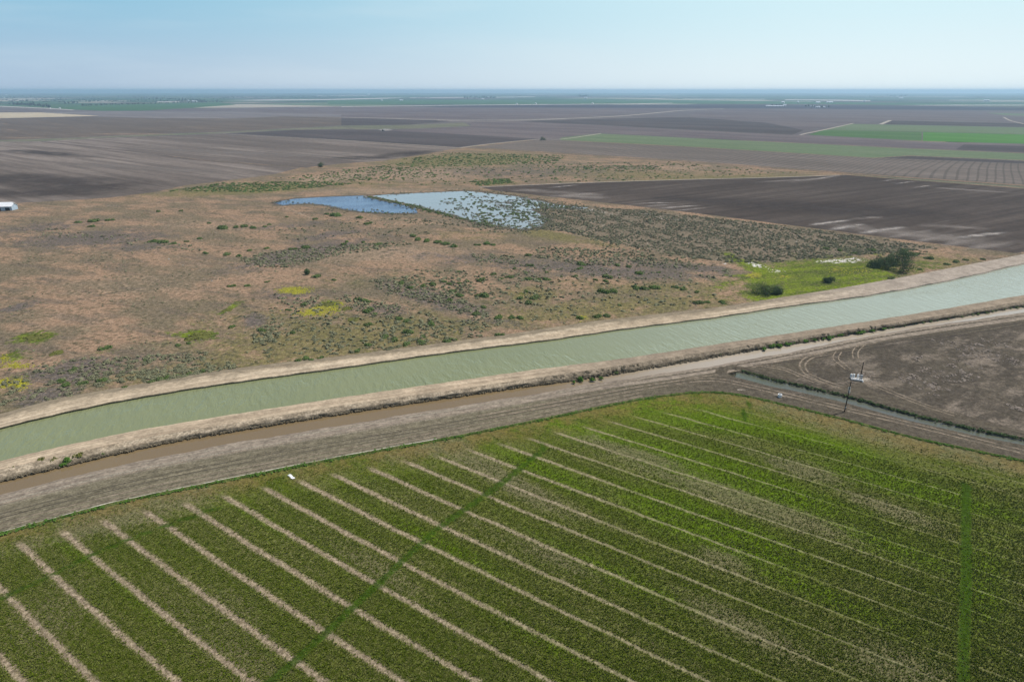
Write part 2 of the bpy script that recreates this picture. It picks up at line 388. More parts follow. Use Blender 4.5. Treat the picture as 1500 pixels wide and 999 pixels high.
bare = blob([(560, 372, 160, 16, .8), (300, 330, 180, 12, .6), (330, 395, 140, 18, .5, 10), (200, 420, 180, 30, .55), (100, 470, 120, 20, .5), (600, 325, 150, 8, .6, 3), (620, 255, 90, 12, .9), (480, 262, 90, 8, .9, -8), (740, 415, 60, 8, .5), (1000, 246, 60, 6, .7), (850, 237, 60, 4, .6), (550, 280, 120, 5, .8), (310, 500, 60, 16, .5)])
dark = np.zeros(X.shape)
MARSH = [(800, 298), (850, 303), (950, 309), (1100, 325), (1200, 338), (1290, 350), (1380, 364), (1290, 371), (1200, 380), (1120, 386), (1060, 384), (980, 372), (900, 357), (830, 340), (790, 336), (805, 325), (795, 312), (775, 304)]
dark[inpoly(px, py, MARSH)] = .85
dark = np.maximum(dark, blob([(700, 330, 90, 6, .8, 8), (600, 312, 30, 3, .6), (850, 345, 60, 6, .5, 15)]))
white = blob([(1108, 388, 22, 4, .9, 15), (1235, 382, 38, 4, 1., -2), (1135, 397, 12, 3, .8), (1065, 388, 18, 2, .8, 22), (1168, 352, 4, 8, .7, 15), (1050, 345, 45, 9, .42), (960, 318, 120, 5, .5, 8), (860, 308, 60, 4, .7, 8), (880, 325, 50, 10, .42), (960, 360, 50, 5, .42), (1175, 340, 30, 6, .4)])
track = np.maximum.reduce([polyline_mask([(0, 468), (60, 450), (160, 430), (260, 413), (330, 408)], 1.6), polyline_mask([(0, 412), (80, 396), (170, 376)], 1.4) * .8, polyline_mask([(350, 355), (480, 333), (590, 318)], 1.8) * .7,
    polyline_mask([(470, 377), (540, 374), (590, 364)], 1.6), polyline_mask([(170, 508), (250, 494), (280, 488)], 1.2) * .6])
pale = np.maximum.reduce([polyline_mask([(848, 346), (885, 330), (895, 326)], 1.3), polyline_mask([(835, 340), (870, 325)], 1.2), polyline_mask([(735, 430), (748, 445), (760, 452)], 1.5) * .8, polyline_mask([(640, 245), (700, 238), (780, 240), (860, 244)], 3), polyline_mask([(860, 258), (960, 246)], 3) * .7,
    polyline_mask([(403, 300), (430, 309), (455, 320)], 2), polyline_mask([(30, 306), (200, 300), (400, 290), (690, 276)], 3) * .8])
g = G('scrubland_earth')
big = g.noise(.02, 6, .65, g.mapping(rot=R(25), scale=(1, 1.6, 1))); mid = g.noise(.09, 5, .7); fin_ = g.noise(.5, 4, .75)
brk = g.math('ADD', g.math('MULTIPLY', g.math('SUBTRACT', mid, .5), 1.7), g.math('MULTIPLY', g.math('SUBTRACT', fin_, .5), 1.5))
def msk(name, lo=.38, hi=.62, amt=1.): return g.step(g.math('ADD', g.attr(name), brk), lo, hi, 0, amt)
col = g.mix(g.step(big, .42, .58), (.285, .19, .125), (.165, .132, .088))
col = g.mix(g.step(g.noise(.05, 5, .7, g.mapping(rot=R(20), scale=(.5, 1.8, 1), loc=(9, 3, 0))), .5, .62, 0, .75), col, (.13, .105, .08))
col = g.mix(msk('bare', .4, .8, .75), col, (.31, .225, .155))
col = g.mix(msk('olive', .25, .7, .85), col, (.155, .14, .055))
col = g.mix(msk('grey', .25, .6, .9), col, (.115, .098, .090))
col = g.mix(msk('dark', .45, .7, .85), col, (.155, .13, .095))
lc = g.mix(g.step(g.noise(.045, 5, .75, g.mapping(rot=R(-15), scale=(.5, 1.6, 1))), .42, .58), (.135, .185, .010), (.062, .092, .012)); col = g.mix(msk('lush', .3, .6, .97), col, g.mix(g.step(fin_, .5, .68), lc, (.11, .14, .03)))
col = g.mix(msk('yellow', .5, .75, .95), col, (.27, .25, .035))
col = g.mix(msk('track', .6, .9, .75), col, (.10, .085, .07))
col = g.mix(msk('pale', .6, .9, .7), col, (.36, .30, .23))
col = g.mix(g.math('MULTIPLY', msk('white', .6, .7, .95), g.step(g.noise(.45, 3, .7, g.mapping(rot=R(20), scale=(1, .6, 1))), .47, .53)), col, (.62, .59, .55))
# tufts and clods
tuft = g.voro(.38); col = g.mix(g.math('MULTIPLY', g.step(tuft, .25, .6, .75, 0), g.step(mid, .42, .6, .3, 1)), col, (.075, .07, .042))
t2 = g.noise(.9, 3, .7); col = g.mix(g.step(t2, .55, .64, 0, .45), col, (.36, .27, .19))
col = speckle(g, col, (2.2, .6), .3)
scrub_mat = g.done(col, normal=g.bump(g.math('ADD', g.noise(.7, 5, .8), mid), .7, .4))
me = mesh_np('scrubland', V, gf, scrub_mat)
for nme, a in (('lush', lush), ('yellow', yellow), ('olive', olive), ('grey', grey), ('bare', bare), ('dark', dark), ('white', white), ('track', track), ('pale', pale)): fattr(me, nme, a)
tag(link('scrubland', me), kind='structure')

# ------------------------------------------------------------------ bare dirt ground south of the ditch, cut by the side ditch
side_top = [(1083, 542.5), (1133, 556), (1233, 578), (1333, 606), (1433, 630), (1500, 643), (1620, 668)]
side_bot = [(1072, 548.5), (1100, 557), (1167, 572), (1233, 587), (1333, 613.5), (1433, 636), (1500, 648.5), (1620, 674)]
ctr = [(1078, 547), (1100, 551), (1133, 560), (1167, 567), (1233, 582.5), (1333, 610), (1433, 633), (1500, 645.7), (1620, 671), (2100, 770)]
wid = [2.1, 2.8, 2.6, 2.2, 1.9, 1.8, 1.5, 1.5, 1.5, 1.5]
CW = [P(*c)[:2] for c in ctr]
dx_ = np.concatenate([np.arange(-500, -260, 6), np.arange(-260, 60, 3), np.arange(60, 220, 1.0), np.arange(220, 560, 5)])
dy_ = np.concatenate([np.arange(-60, 110, 6), np.arange(110, 330, 1.0), np.arange(330, 500, 4)])
X, Y, df = grid(dx_, dy_); px, py = pix(X, Y)
dd = np.full(X.shape, 99.)
for (a, b, wa, wb) in zip(CW[:-1], CW[1:], wid[:-1], wid[1:]):
    L = math.hypot(b[0] - a[0], b[1] - a[1]); t = np.clip(((X - a[0]) * (b[0] - a[0]) + (Y - a[1]) * (b[1] - a[1])) / L ** 2, 0, 1)
    dd = np.minimum(dd, np.hypot(X - a[0] - t * (b[0] - a[0]), Y - a[1] - t * (b[1] - a[1])) - (wa + t * (wb - wa)))
s_ = np.clip((1.6 - dd) / 2.4, 0, 1); z = -1.15 * (s_ * s_ * (3 - 2 * s_))
rim = .35 * np.exp(-((dd - 3.2) / 1.3) ** 2) * (dd > 0) * 1.0
z = z + rim * ((py < np.interp(px, [c[0] for c in ctr], [c[1] for c in ctr])))
vis = (Y > 20)
z[vis & (py < L7(px) + 3)] = -3.0
fallow = inpoly(px, py, [(1140, 590), (1180, 540), (1230, 515), (1330, 497), (1500, 478), (1800, 440), (1900, 760), (1500, 632), (1330, 586), (1280, 575), (1262, 560)]) * 1.0
fallow[~vis] = 0
strip = np.clip((py - L7(px)) / np.maximum(L8(px) - L7(px), 5), 0, 2)
strip[~vis] = 1
g = G('dirt_ground')
rr_ = g.mapping(rot=R(-20), scale=(1, 1, 1))
u_ = g.attr('strip')
cmb = g.n('ShaderNodeCombineXYZ'); g.set(cmb.inputs[0], g.math('MULTIPLY', g.attr('along'), .012)); g.set(cmb.inputs[1], g.math('MULTIPLY', u_, 26.))
gro = g.noise(1.6, 6, .85, cmb.outputs[0])
col = g.mix(g.step(gro, .35, .65), (.205, .180, .122), (.102, .090, .062))
col = g.mix(g.step(g.noise(.03, 5, .65), .4, .7, 0, .5), col, (.155, .128, .098))
lightb = g.math('MULTIPLY', g.step(u_, .34, .22), g.step(g.attr('along'), 90, -10))
col = g.mix(g.math('MULTIPLY', lightb, .65), col, (.30, .26, .21))
col = g.mix(g.math('MULTIPLY', g.step(g.attr('along'), 0, 90), .75), col, (.075, .062, .049))
fz = g.step(g.math('ADD', g.attr('fallow'), g.math('MULTIPLY', g.math('SUBTRACT', g.noise(.06, 5, .7), .5), 1.6)), .55, 1.2)
fc = g.mix(g.step(g.noise(.07, 6, .75, g.mapping(rot=R(-30), scale=(.6, 1.4, 1))), .47, .62), (.074, .063, .050), (.20, .165, .13))
col = g.mix(g.math('MULTIPLY', fz, .85), col, fc)
col = g.mix(g.step(g.attr('wet'), .1, .9, 0, .7), col, (.06, .06, .04))
col = speckle(g, col, (1.8, .5), .25)
dirt_mat = g.done(col, normal=g.bump(g.math('ADD', g.noise(1.2, 4, .75), gro), .6, .2))
me = mesh_np('dirt_ground', np.stack([X, Y, z], 1), df, dirt_mat)
fattr(me, 'strip', strip); fattr(me, 'along', X); fattr(me, 'fallow', fallow); fattr(me, 'wet', np.clip((.9 - dd) / 1., 0, 1))
tag(link('dirt_ground', me), kind='structure')
def flat_poly(name, pts, z, mat, kind='structure', ground=False):
    v = [(p[0], p[1], z) if ground else P(p[0], p[1], z) for p in pts]
    bm = bmesh.new(); f = bm.faces.new([bm.verts.new(q) for q in v])
    if f.normal.z < 0: f.normal_flip()
    bmesh.ops.triangulate(bm, faces=bm.faces[:]); bm.normal_update()
    for f in bm.faces:
        if f.normal.z < 0: f.normal_flip()
    me = bpy.data.meshes.new(name); bm.to_mesh(me); bm.free(); me.materials.append(mat)
    o = link(name, me); tag(o, kind=kind); return o
def ribbon_pts(pts, w0, z=0.0, zpix=0.0):
    """centre line from photo pixels -> smooth polyline on the ground"""
    W = [Vector(P(p[0], p[1], zpix)[:2]) for p in pts]; out = []
    for i in range(len(W) - 1):
        p0 = W[max(i - 1, 0)]; p1 = W[i]; p2 = W[i + 1]; p3 = W[min(i + 2, len(W) - 1)]
        n = max(3, int((p2 - p1).length / 2.5)); n = min(n, 40)
        for k in range(n):
            t = k / n; out.append(.5 * ((2 * p1) + (p2 - p0) * t + (2 * p0 - 5 * p1 + 4 * p2 - p3) * t * t + (3 * p1 - p0 - 3 * p2 + p3) * t ** 3))
    out.append(W[-1]); return out
def ribbon(name, pts, width, mat, z, zpix=0.0, kind='structure', wfn=None, jitter=0, crown=0., endfade=False):
    c = ribbon_pts(pts, width, zpix=zpix); v = []; f = []; U_ = []; VV = []; d = 0
    cols = 5
    for i, p in enumerate(c):
        a = c[max(i - 1, 0)]; b = c[min(i + 1, len(c) - 1)]; t = (b - a).normalized(); nr = Vector((-t.y, t.x))
        if i: d += (p - c[i - 1]).length
        w_ = (wfn(i / (len(c) - 1)) if wfn else width) * (1 + jitter * math.sin(i * 1.7) * math.sin(i * .53 + 1))
        for k in range(cols):
            s = k / (cols - 1) - .5; q = p + nr * s * w_
            v.append((q.x, q.y, z + crown * (1 - (2 * s) ** 2))); U_.append(d); e_ = min(1, min(i, len(c) - 1 - i) / max(1, .3 * len(c))); VV.append(1 - (1 - abs(2 * s)) * e_ if endfade else abs(2 * s))
    for i in range(len(c) - 1):
        for k in range(cols - 1): f.append((i * cols + k, i * cols + k + 1, (i + 1) * cols + k + 1, (i + 1) * cols + k))
    me = mesh_np(name, v, f, mat); fattr(me, 'u', U_); fattr(me, 'v', VV)
    me.flip_normals() if me.polygons[0].normal.z < 0 else None
    o = link(name, me); tag(o, kind=kind); return o
def soft_mat(name, col, amount=.7, sc=.25, spk=(1.2,), hard=.3):
    g = G(name); n = g.noise(sc, 5, .75)
    a = g.math('MULTIPLY', g.step(g.attr('v'), 1.0, hard), g.step(n, .32, .62, .25, 1))
    a = g.math('MULTIPLY', a, amount)
    return g.done(speckle(g, col, spk, .2), alpha=a)

side_w = water_mat('side_ditch_water', (.10, .105, .08), .6, .25, .15, R(30), body=(.09, .11, .05))
ribbon('side_ditch_water', ctr, 5, side_w, -.62, wfn=lambda t: 6.0 - 2.5 * t)
# tyre tracks on the dirt
trk = soft_mat('tyre_track_dust', (.29, .235, .175), .9)
trk_d = soft_mat('tyre_track_dark', (.085, .072, .062), .6)
def twin(pts, gap=2.0, w_=.55, mat=trk, z=.02, name='tyre_track'):
    base = ribbon_pts(pts, 1)
    for s in (-1, 1):
        c2 = []
        for i, p in enumerate(base):
            a = base[max(i - 1, 0)]; b = base[min(i + 1, len(base) - 1)]; t = (b - a).normalized(); c2.append((p.x - t.y * s * gap / 2, p.y + t.x * s * gap / 2))
        v = []; f = []; VV = []
        for i, p in enumerate(c2):
            a = Vector(c2[max(i - 1, 0)]); b = Vector(c2[min(i + 1, len(c2) - 1)]); t = (b - a).normalized()
            for k, q in enumerate((-1, 0, 1)): v.append((p[0] - t.y * q * w_, p[1] + t.x * q * w_, z)); VV.append(abs(q))
        for i in range(len(c2) - 1):
            for k in range(2): f.append((i * 3 + k, i * 3 + k + 1, i * 3 + k + 4, i * 3 + k + 3))
        me = mesh_np(name, v, f, mat); fattr(me, 'v', VV); tag(link(name, me), kind='structure')
twin([(1115, 535), (1150, 541), (1185, 556), (1233, 572), (1320, 596), (1420, 621), (1520, 642), (1620, 664)])
twin([(1215, 518), (1190, 522), (1176, 532), (1180, 545), (1200, 556), (1235, 568)], z=.028)
twin([(1229, 515), (1224, 525), (1236, 536), (1243, 541)], z=.032, w_=.4)
twin([(1262, 505), (1253, 515), (1254, 526)], z=.034, w_=.4)
twin([(1262, 556), (1300, 572), (1350, 592), (1400, 608)], z=.036, w_=.4)
twin([(1000, 553), (1060, 545), (1130, 530), (1200, 517), (1290, 499)], z=.02, w_=.45)
twin([(700, 612), (860, 583), (960, 565), (1040, 556), (1100, 566), (1200, 590), (1320, 618), (1500, 662)], z=.024, w_=.5, gap=2.4)
twin([(1100, 533), (1180, 524), (1290, 506), (1400, 490), (1500, 474)], z=.026, w_=.5, mat=trk_d, gap=3)
for k, (a, b) in enumerate([(.2, .9), (.55, .5), (.8, .6)]):
    pts = [(x, float(L7(x) + (L8(x) - L7(x)) * a)) for x in (-120, 60, 240, 420, 600, 780, 940)]
    twin(pts, z=.018 + k * .002, w_=b * .6, mat=trk if k != 1 else trk_d, gap=2.2)
# pale heaps of dry brush on the fallow: low mounds
# ------------------------------------------------------------------ green crop field with border strips
S = [[(0, 960), (30, 999)], [(0, 858), (47, 913), (100, 960), (140, 999)], [(20, 788), (77, 843), (143, 900), (200, 947), (260, 999)], [(83, 772), (133, 813), (187, 860), (253, 910), (317, 960), (373, 999)],
 [(142, 757), (193, 797), (253, 840), (317, 887), (383, 930), (433, 967), (480, 999)], [(200, 740), (247, 773), (300, 810), (360, 847), (417, 887), (500, 942), (583, 997)],
 [(263, 730), (293, 750), (350, 790), (417, 833), (500, 875), (560, 917), (617, 953), (697, 999)], [(320, 722), (347, 738), (400, 773), (500, 825), (553, 857), (633, 900), (733, 957), (810, 999)],
 [(373, 703), (417, 730), (500, 778), (593, 827), (660, 863), (733, 903), (837, 957), (917, 993)], [(423, 697), (500, 735), (563, 767), (627, 800), (700, 833), (787, 880), (900, 933), (1000, 981), (1037, 999)],
 [(463, 682), (500, 707), (583, 740), (657, 772), (733, 807), (817, 853), (900, 890), (1000, 932), (1100, 977), (1147, 999)], [(522, 677), (600, 713), (673, 743), (740, 773), (837, 817), (917, 853), (1000, 887), (1083, 920), (1160, 953), (1240, 992)],
 [(567, 665), (640, 700), (713, 727), (800, 763), (867, 790), (950, 827), (1000, 845), (1083, 873), (1167, 907)], [(607, 655), (667, 680), (743, 712), (833, 747), (900, 770), (1000, 810), (1100, 843), (1200, 890), (1300, 930), (1407, 967), (1467, 993)],
 [(660, 648), (700, 663), (767, 690), (833, 717), (927, 750), (1000, 777), (1080, 807), (1167, 837), (1267, 873), (1413, 933), (1500, 963)], [(703, 638), (783, 668), (867, 700), (943, 727), (1000, 748), (1117, 787), (1233, 830), (1333, 863), (1413, 890), (1500, 923)],
 [(737, 628), (800, 653), (883, 683), (950, 703), (1000, 719), (1080, 747), (1167, 773), (1283, 813), (1400, 855), (1500, 887)], [(788, 625), (867, 653), (933, 673), (1000, 694), (1100, 730), (1180, 750), (1267, 780), (1403, 825), (1500, 857)],
 [(825, 615), (900, 640), (957, 660), (1000, 672), (1100, 700), (1167, 718), (1280, 757), (1407, 797), (1493, 823)], [(877, 612), (933, 627), (1000, 650), (1133, 690), (1283, 734), (1400, 770), (1500, 800)],
 [(910, 603), (1000, 630), (1133, 668), (1233, 700), (1400, 745), (1500, 775)], [(953, 598), (1000, 612), (1150, 652), (1250, 682), (1400, 725), (1500, 752)], [(977, 590), (1000, 597), (1077, 613), (1167, 637), (1233, 653), (1393, 697), (1500, 725)],
 [(1027, 587), (1117, 610), (1200, 633), (1300, 657), (1500, 710)], [(1053, 578), (1167, 607), (1300, 637), (1500, 690)]]
SD = R(-36.5); cs, ss = math.cos(SD), math.sin(SD)
A = []; B = []
def basis(k, s): return [k ** i * s ** j for i in range(5) for j in range(3) if not (i > 2 and j > 1)]
for k, pts in enumerate(S):
    for (x, y) in pts:
        gx_, gy_, _ = P(x, y); s = (gx_ * cs + gy_ * ss) / 100; v = (-gx_ * ss + gy_ * cs)
        A.append(basis(k / 12 - 1, s)); B.append(v)
coef = np.linalg.lstsq(np.array(A), np.array(B), rcond=None)[0]
res = {}
for k, pts in enumerate(S):
    r = []
    for (x, y) in pts:
        gx_, gy_, _ = P(x, y); s = (gx_ * cs + gy_ * ss) / 100; r.append((-gx_ * ss + gy_ * cs) - np.dot(coef, basis(k / 12 - 1, s)))
    res[k] = float(np.mean(r))
XC = np.concatenate([np.arange(-1300, -100, 40), np.arange(-100, 1600, 7), np.arange(1600, 2600, 40)])
T = np.concatenate([[0, .004, .012, .03], np.linspace(.05, 1, 150) ** 1.0])
rows = []
yl = L8(XC)
for t in T:
    yy = yl + (1500 - yl) * t
    rows.append(PL(XC, yy, .08 + 0 * XC))
V = np.concatenate(rows); n = len(XC)
f = [(j * n + i, (j + 1) * n + i, (j + 1) * n + i + 1, j * n + i + 1) for j in range(len(rows) - 1) for i in range(n - 1)]
s = (V[:, 0] * cs + V[:, 1] * ss) / 100; vv = -V[:, 0] * ss + V[:, 1] * cs
KS = np.arange(-9, 31)
sc_ = np.clip(s, -1.9, .9)
def bas_np(k, s): return [(k ** i) * s ** j for i in range(5) for j in range(3) if not (i > 2 and j > 1)]
lines_ = []
for k in KS:
    kk = min(max(k, 0), 24); b = sum(c * q for c, q in zip(coef, bas_np(kk / 12 - 1, sc_))) + res[kk]
    if k != kk:
        k2 = kk + (1 if kk == 0 else -1); b2 = sum(c * q for c, q in zip(coef, bas_np(k2 / 12 - 1, sc_))) + res[k2]
        b = b + (b - b2) * abs(k - kk)
    lines_.append(b)
LM = np.stack(lines_)            # ascending in k?
if LM[0].mean() > LM[-1].mean(): pass
U_ = np.zeros(len(vv))
asc = LM[0].mean() < LM[-1].mean()
for i in range(len(vv)):
    if asc: U_[i] = np.interp(vv[i], LM[:, i], KS)
    else: U_[i] = np.interp(vv[i], LM[::-1, i], KS[::-1])
spx, spy = pix(V[:, 0], V[:, 1]); spy[V[:, 1] < 5] = 1500
ii = np.clip(U_, 0, 24).astype(int)
# metres between neighbouring strips, so that strip widths can be given in metres
gap = np.abs(np.array([LM[min(int(u) + 10, 39), i] - LM[min(int(u) + 9, 38), i] for i, u in enumerate(np.clip(U_, -9, 29))]))
edge = np.repeat([(1 - min(1, t / .055)) for t in T], n)
def pm(pts, wd):
    m = np.zeros(len(V))
    for (xa, ya), (xb, yb) in zip(pts[:-1], pts[1:]):
        ax, ay, _ = P(xa, ya); bx, by, _ = P(xb, yb); L = math.hypot(bx - ax, by - ay)
        t = np.clip(((V[:, 0] - ax) * (bx - ax) + (V[:, 1] - ay) * (by - ay)) / L ** 2, 0, 1)
        d = np.hypot(V[:, 0] - ax - t * (bx - ax), V[:, 1] - ay - t * (by - ay)); m = np.maximum(m, np.exp(-(d / wd) ** 2))
    return m
def bl(lst):
    m = np.zeros(len(V))
    for (x, y, rx, ry, s_, a) in lst:
        a = R(a); dx, dy = spx - x, spy - y; u = (dx * math.cos(a) + dy * math.sin(a)) / rx; v_ = (-dx * math.sin(a) + dy * math.cos(a)) / ry
        m = np.maximum(m, s_ * np.exp(-(u * u + v_ * v_) * .7))
    return m
wheel = np.maximum.reduce([pm([(800, 655), (735, 708), (640, 775), (560, 850), (480, 925), (385, 1010), (300, 1085)], .95), pm([(1415, 712), (1415, 850), (1410, 1010), (1405, 1100)], 1.15), pm([(-60, 905), (0, 878), (75, 843), (130, 815), (185, 792), (250, 768), (340, 738)], 1.0) * .75, pm([(1100, 590), (1085, 615)], 1.0) * .8])
thin = bl([(1080, 730, 150, 13, 1., 20), (930, 665, 90, 9, 1., 17), (720, 690, 90, 10, .8, 28), (1180, 690, 60, 9, .8, 15), (1320, 640, 200, 9, .8, 14), (150, 765, 90, 16, .8, -15), (250, 735, 60, 10, .7, -15), (640, 655, 60, 8, .7, -12), (1090, 920, 90, 14, .9, 25), (820, 820, 60, 12, .6, 25), (1300, 745, 60, 9, .7, 20),
           (1320, 985, 90, 25, .8, 20), (80, 900, 40, 60, .5, 40), (560, 840, 70, 14, .5, 30), (1060, 820, 40, 12, .8, 20), (360, 960, 120, 30, .45, 35), (340, 900, 60, 30, .4, 30), (760, 720, 60, 7, .7, 27)])
vivid = bl([(1010, 610, 110, 18, 1., 8), (1060, 700, 150, 24, 1.1, 18), (1040, 775, 130, 28, 1., 22), (870, 640, 110, 10, .9, 17), (1180, 640, 120, 10, .9, 15), (800, 690, 100, 14, .7, 22), (650, 800, 100, 14, .6, 28), (1350, 720, 150, 14, .8, 16), (1300, 800, 120, 14, .7, 20), (200, 880, 60, 12, .6, 40), (110, 810, 50, 10, .6, 30), (780, 930, 110, 12, .6, 28),
            (1200, 870, 150, 14, .6, 22), (1440, 860, 40, 80, .6, 0), (380, 760, 60, 9, .6, 30), (900, 840, 140, 12, .6, 25)])
g = G('crop_rows_green')
uu = g.attr('u'); gp = g.attr('gap')
wob = g.math('MULTIPLY', g.math('SUBTRACT', g.noise(.07, 4, .7), .5), .2)
fr = g.math('ABSOLUTE', g.math('SUBTRACT', g.math('FRACT', g.math('ADD', g.math('ADD', uu, wob), .5)), .5))
dm = g.math('MULTIPLY', fr, gp)                        # metres from the strip centre
leftness = g.step(g.attr('t'), .98, .30)             # strips are broad at left, faint at right
frag = g.math('MULTIPLY', g.math('SUBTRACT', g.noise(1.3, 4, .9), .5), 1.5)
wd = g.math('ADD', g.math('MULTIPLY', leftness, .68), g.step(g.noise(.04, 3), .35, .65, .06, .24))
dist = g.math('ADD', dm, frag)
strip_m = g.math('MULTIPLY', g.math('MULTIPLY', g.step(g.math('DIVIDE', dist, wd), 1.5, .3), g.step(g.noise(.8, 4, .85), .3, .5, .55, 1)), g.step(g.noise(.05, 4, .7), .36, .55, g.math('MULTIPLY', leftness, .85), g.math('ADD', .55, g.math('MULTIPLY', leftness, .35))))
dens = g.noise(.07, 5, .7, g.mapping(rot=-SD, scale=(.25, 1.5, 1)))
fine = g.noise(3.2, 4, .85); fin2 = g.noise(.8, 4, .8, g.mapping(rot=-SD, scale=(.6, 1.3, 1)))
grn = g.mix(g.step(dens, .38, .62), (.088, .118, .010), (.136, .150, .032))
grn = g.mix(g.step(g.attr('vivid'), .1, .7, 0, .85), grn, (.100, .170, .002))
thn = g.math('ADD', g.math('MULTIPLY', g.attr('thin'), .5), g.math('ADD', g.math('MULTIPLY', g.math('SUBTRACT', fin2, .5), .9), g.math('MULTIPLY', g.math('SUBTRACT', dens, .5), .5)))
thn = g.math('ADD', thn, g.math('MULTIPLY', g.math('SUBTRACT', fine, .5), .9))
thn = g.math('SUBTRACT', thn, g.math('MULTIPLY', g.attr('vivid'), .2)); thn = g.math('ADD', thn, .05)
col = g.mix(g.step(thn, .04, .3, 0, .8), grn, (.19, .165, .092))
rowv = g.noise(1., 3, .7, g.mapping(rot=-SD, scale=(.05, .9, 1))); grn_d = g.step(rowv, .5, .62, 0, .4); col = g.mix(grn_d, col, (.045, .068, .010)); dk = g.noise(1.7, 3, .8); col = g.mix(g.step(dk, .5, .62, 0, .5), col, (.03, .05, .008)); col = g.mix(g.step(g.noise(2.4, 3, .8), .56, .66, 0, .55), col, (.23, .23, .12))
eg = g.math('MULTIPLY', g.step(g.attr('edge'), .2, .9), g.step(g.noise(.12, 5, .75), .38, .6)); col = g.mix(g.math('MULTIPLY', eg, .7), col, (.19, .14, .05))
wl = g.step(g.math('ADD', g.attr('wheel'), g.math('ADD', g.math('MULTIPLY', g.math('SUBTRACT', fine, .5), 1.6), g.math('MULTIPLY', g.math('SUBTRACT', g.noise(.15, 4, .7), .5), 1.0))), .22, .62, 0, .9)
stc = g.mix(g.step(g.noise(1.1, 4, .85), .4, .6), (.44, .345, .25), (.24, .185, .12))
stc = g.mix(leftness, (.30, .28, .16), stc)
startm = g.step(g.attr('edge'), .62, .35)
strip_m = g.math('MULTIPLY', strip_m, startm)
col = g.mix(strip_m, col, stc)
col = g.mix(wl, col, (.040, .078, .006))
col = speckle(g, col, (.9, 2.6), .28)
crop = g.done(col, normal=g.bump(g.math('ADD', fine, g.math('MULTIPLY', dk, .8)), .9, .35))
me = mesh_np('crop_field', V, f, crop)
fattr(me, 'u', U_); fattr(me, 'gap', gap); fattr(me, 't', spx / 1500); fattr(me, 'edge', edge); fattr(me, 'wheel', wheel); fattr(me, 'thin', thin); fattr(me, 'vivid', vivid)
tag(link('crop_field', me), kind='structure')
tuft_leaf = G('crop_leaf'); tuft_leaf = tuft_leaf.done(tuft_leaf.mix(tuft_leaf.step(tuft_leaf.noise(.9, 3, .8), .38, .62), (.105, .143, .012), (.18, .195, .05)))
def crop_tufts(N):
    nr, nc = len(rows), n
    col_ok = (XC > -140) & (XC < 1640)
    A3 = V.reshape(nr, nc, 3); Ug = U_.reshape(nr, nc); Gg = gap.reshape(nr, nc); Tg = thin.reshape(nr, nc); Wg = wheel.reshape(nr, nc)
    c0, c1 = np.argmax(XC > -140), len(XC) - np.argmax(XC[::-1] < 1640) - 2; rmax = int(nr * .62)
    ri = rng.uniform(2, rmax, N) ; cj = rng.uniform(c0, c1, N); i0 = ri.astype(int); j0 = cj.astype(int); fi = (ri - i0); fj = cj - j0
    def bi(Q):
        sh = (slice(None),) if Q.ndim == 2 else (slice(None), None)
        a, b_, c, d = Q[i0, j0], Q[i0, j0 + 1], Q[i0 + 1, j0], Q[i0 + 1, j0 + 1]
        w1, w2 = (fi, fj) if Q.ndim == 2 else (fi[:, None], fj[:, None])
        return (a * (1 - w2) + b_ * w2) * (1 - w1) + (c * (1 - w2) + d * w2) * w1
    p = bi(A3); u = bi(Ug); gp_ = bi(Gg); th = bi(Tg); wh = bi(Wg)
    dm_ = np.abs(u - np.round(u)) * gp_
    qx, qy = pix(p[:, 0], p[:, 1]); lw = np.clip((1470 - qx) / 1000, 0, 1) * .75 + .25
    keep = (rng.random(N) < np.clip((dm_ - .3 * lw) / (.8 * lw), .02, 1)) & (rng.random(N) < 1 - .75 * np.clip(th, 0, 1))
    keep &= (wh < .45) | (rng.random(N) < .12)
    p = p[keep]; m_ = len(p)
    verts = []; K = 3
    ang = rng.uniform(0, 6.28, m_); sz = rng.uniform(.10, .26, m_) * (1 + .5 * (rng.random(m_) < .15))
    out = np.zeros((m_, K * 3, 3), dtype=np.float32)
    for k in range(K):
        a = ang + k * 2.1; dx2, dy2 = np.cos(a), np.sin(a); lean = rng.uniform(.3, 1.1, m_)
        out[:, k * 3] = p + np.stack([-dy2 * sz * .45, dx2 * sz * .45, 0 * sz], 1)
        out[:, k * 3 + 1] = p + np.stack([dy2 * sz * .45, -dx2 * sz * .45, 0 * sz], 1)
        out[:, k * 3 + 2] = p + np.stack([dx2 * sz * lean, dy2 * sz * lean, sz * 1.1], 1)
    out = out.reshape(-1, 3); nf = m_ * K
    me = bpy.data.meshes.new('crop_plants'); me.vertices.add(len(out)); me.vertices.foreach_set('co', out.ravel())
    me.loops.add(nf * 3); me.loops.foreach_set('vertex_index', np.arange(nf * 3, dtype=np.int32)); me.polygons.add(nf)
    me.polygons.foreach_set('loop_start', np.arange(0, nf * 3, 3, dtype=np.int32)); me.update(calc_edges=True); me.materials.append(tuft_leaf)
    tag(link('crop_plants', me), 'low green crop plants growing between the pale border strips', 'crop', kind='stuff')
crop_tufts(420000)
# low grassy berm round the field
g = G('berm_grass')
c_ = g.mix(g.step(g.noise(.5, 4, .75), .4, .6), (.045, .085, .016), (.12, .13, .045))
berm_mat = g.done(speckle(g, c_, (2.5, .8), .35), normal=g.bump(g.noise(2.5, 4, .8), 1., .3))
ribbon('field_berm', [(x, float(L8(x)) + .5) for x in list(range(-300, 1000, 60)) + [1020, 1060] + list(range(1100, 1900, 60))], 1.5, berm_mat, .04, jitter=.35, crown=.42)
pale_m = soft_mat('pale_dust_edge', (.52, .48, .40), 1.0, .12, hard=.5)
ribbon('pale_edge', [(x, float(L8(x)) - 1.6) for x in range(-200, 700, 60)], 1.1, pale_m, .05, jitter=.3)

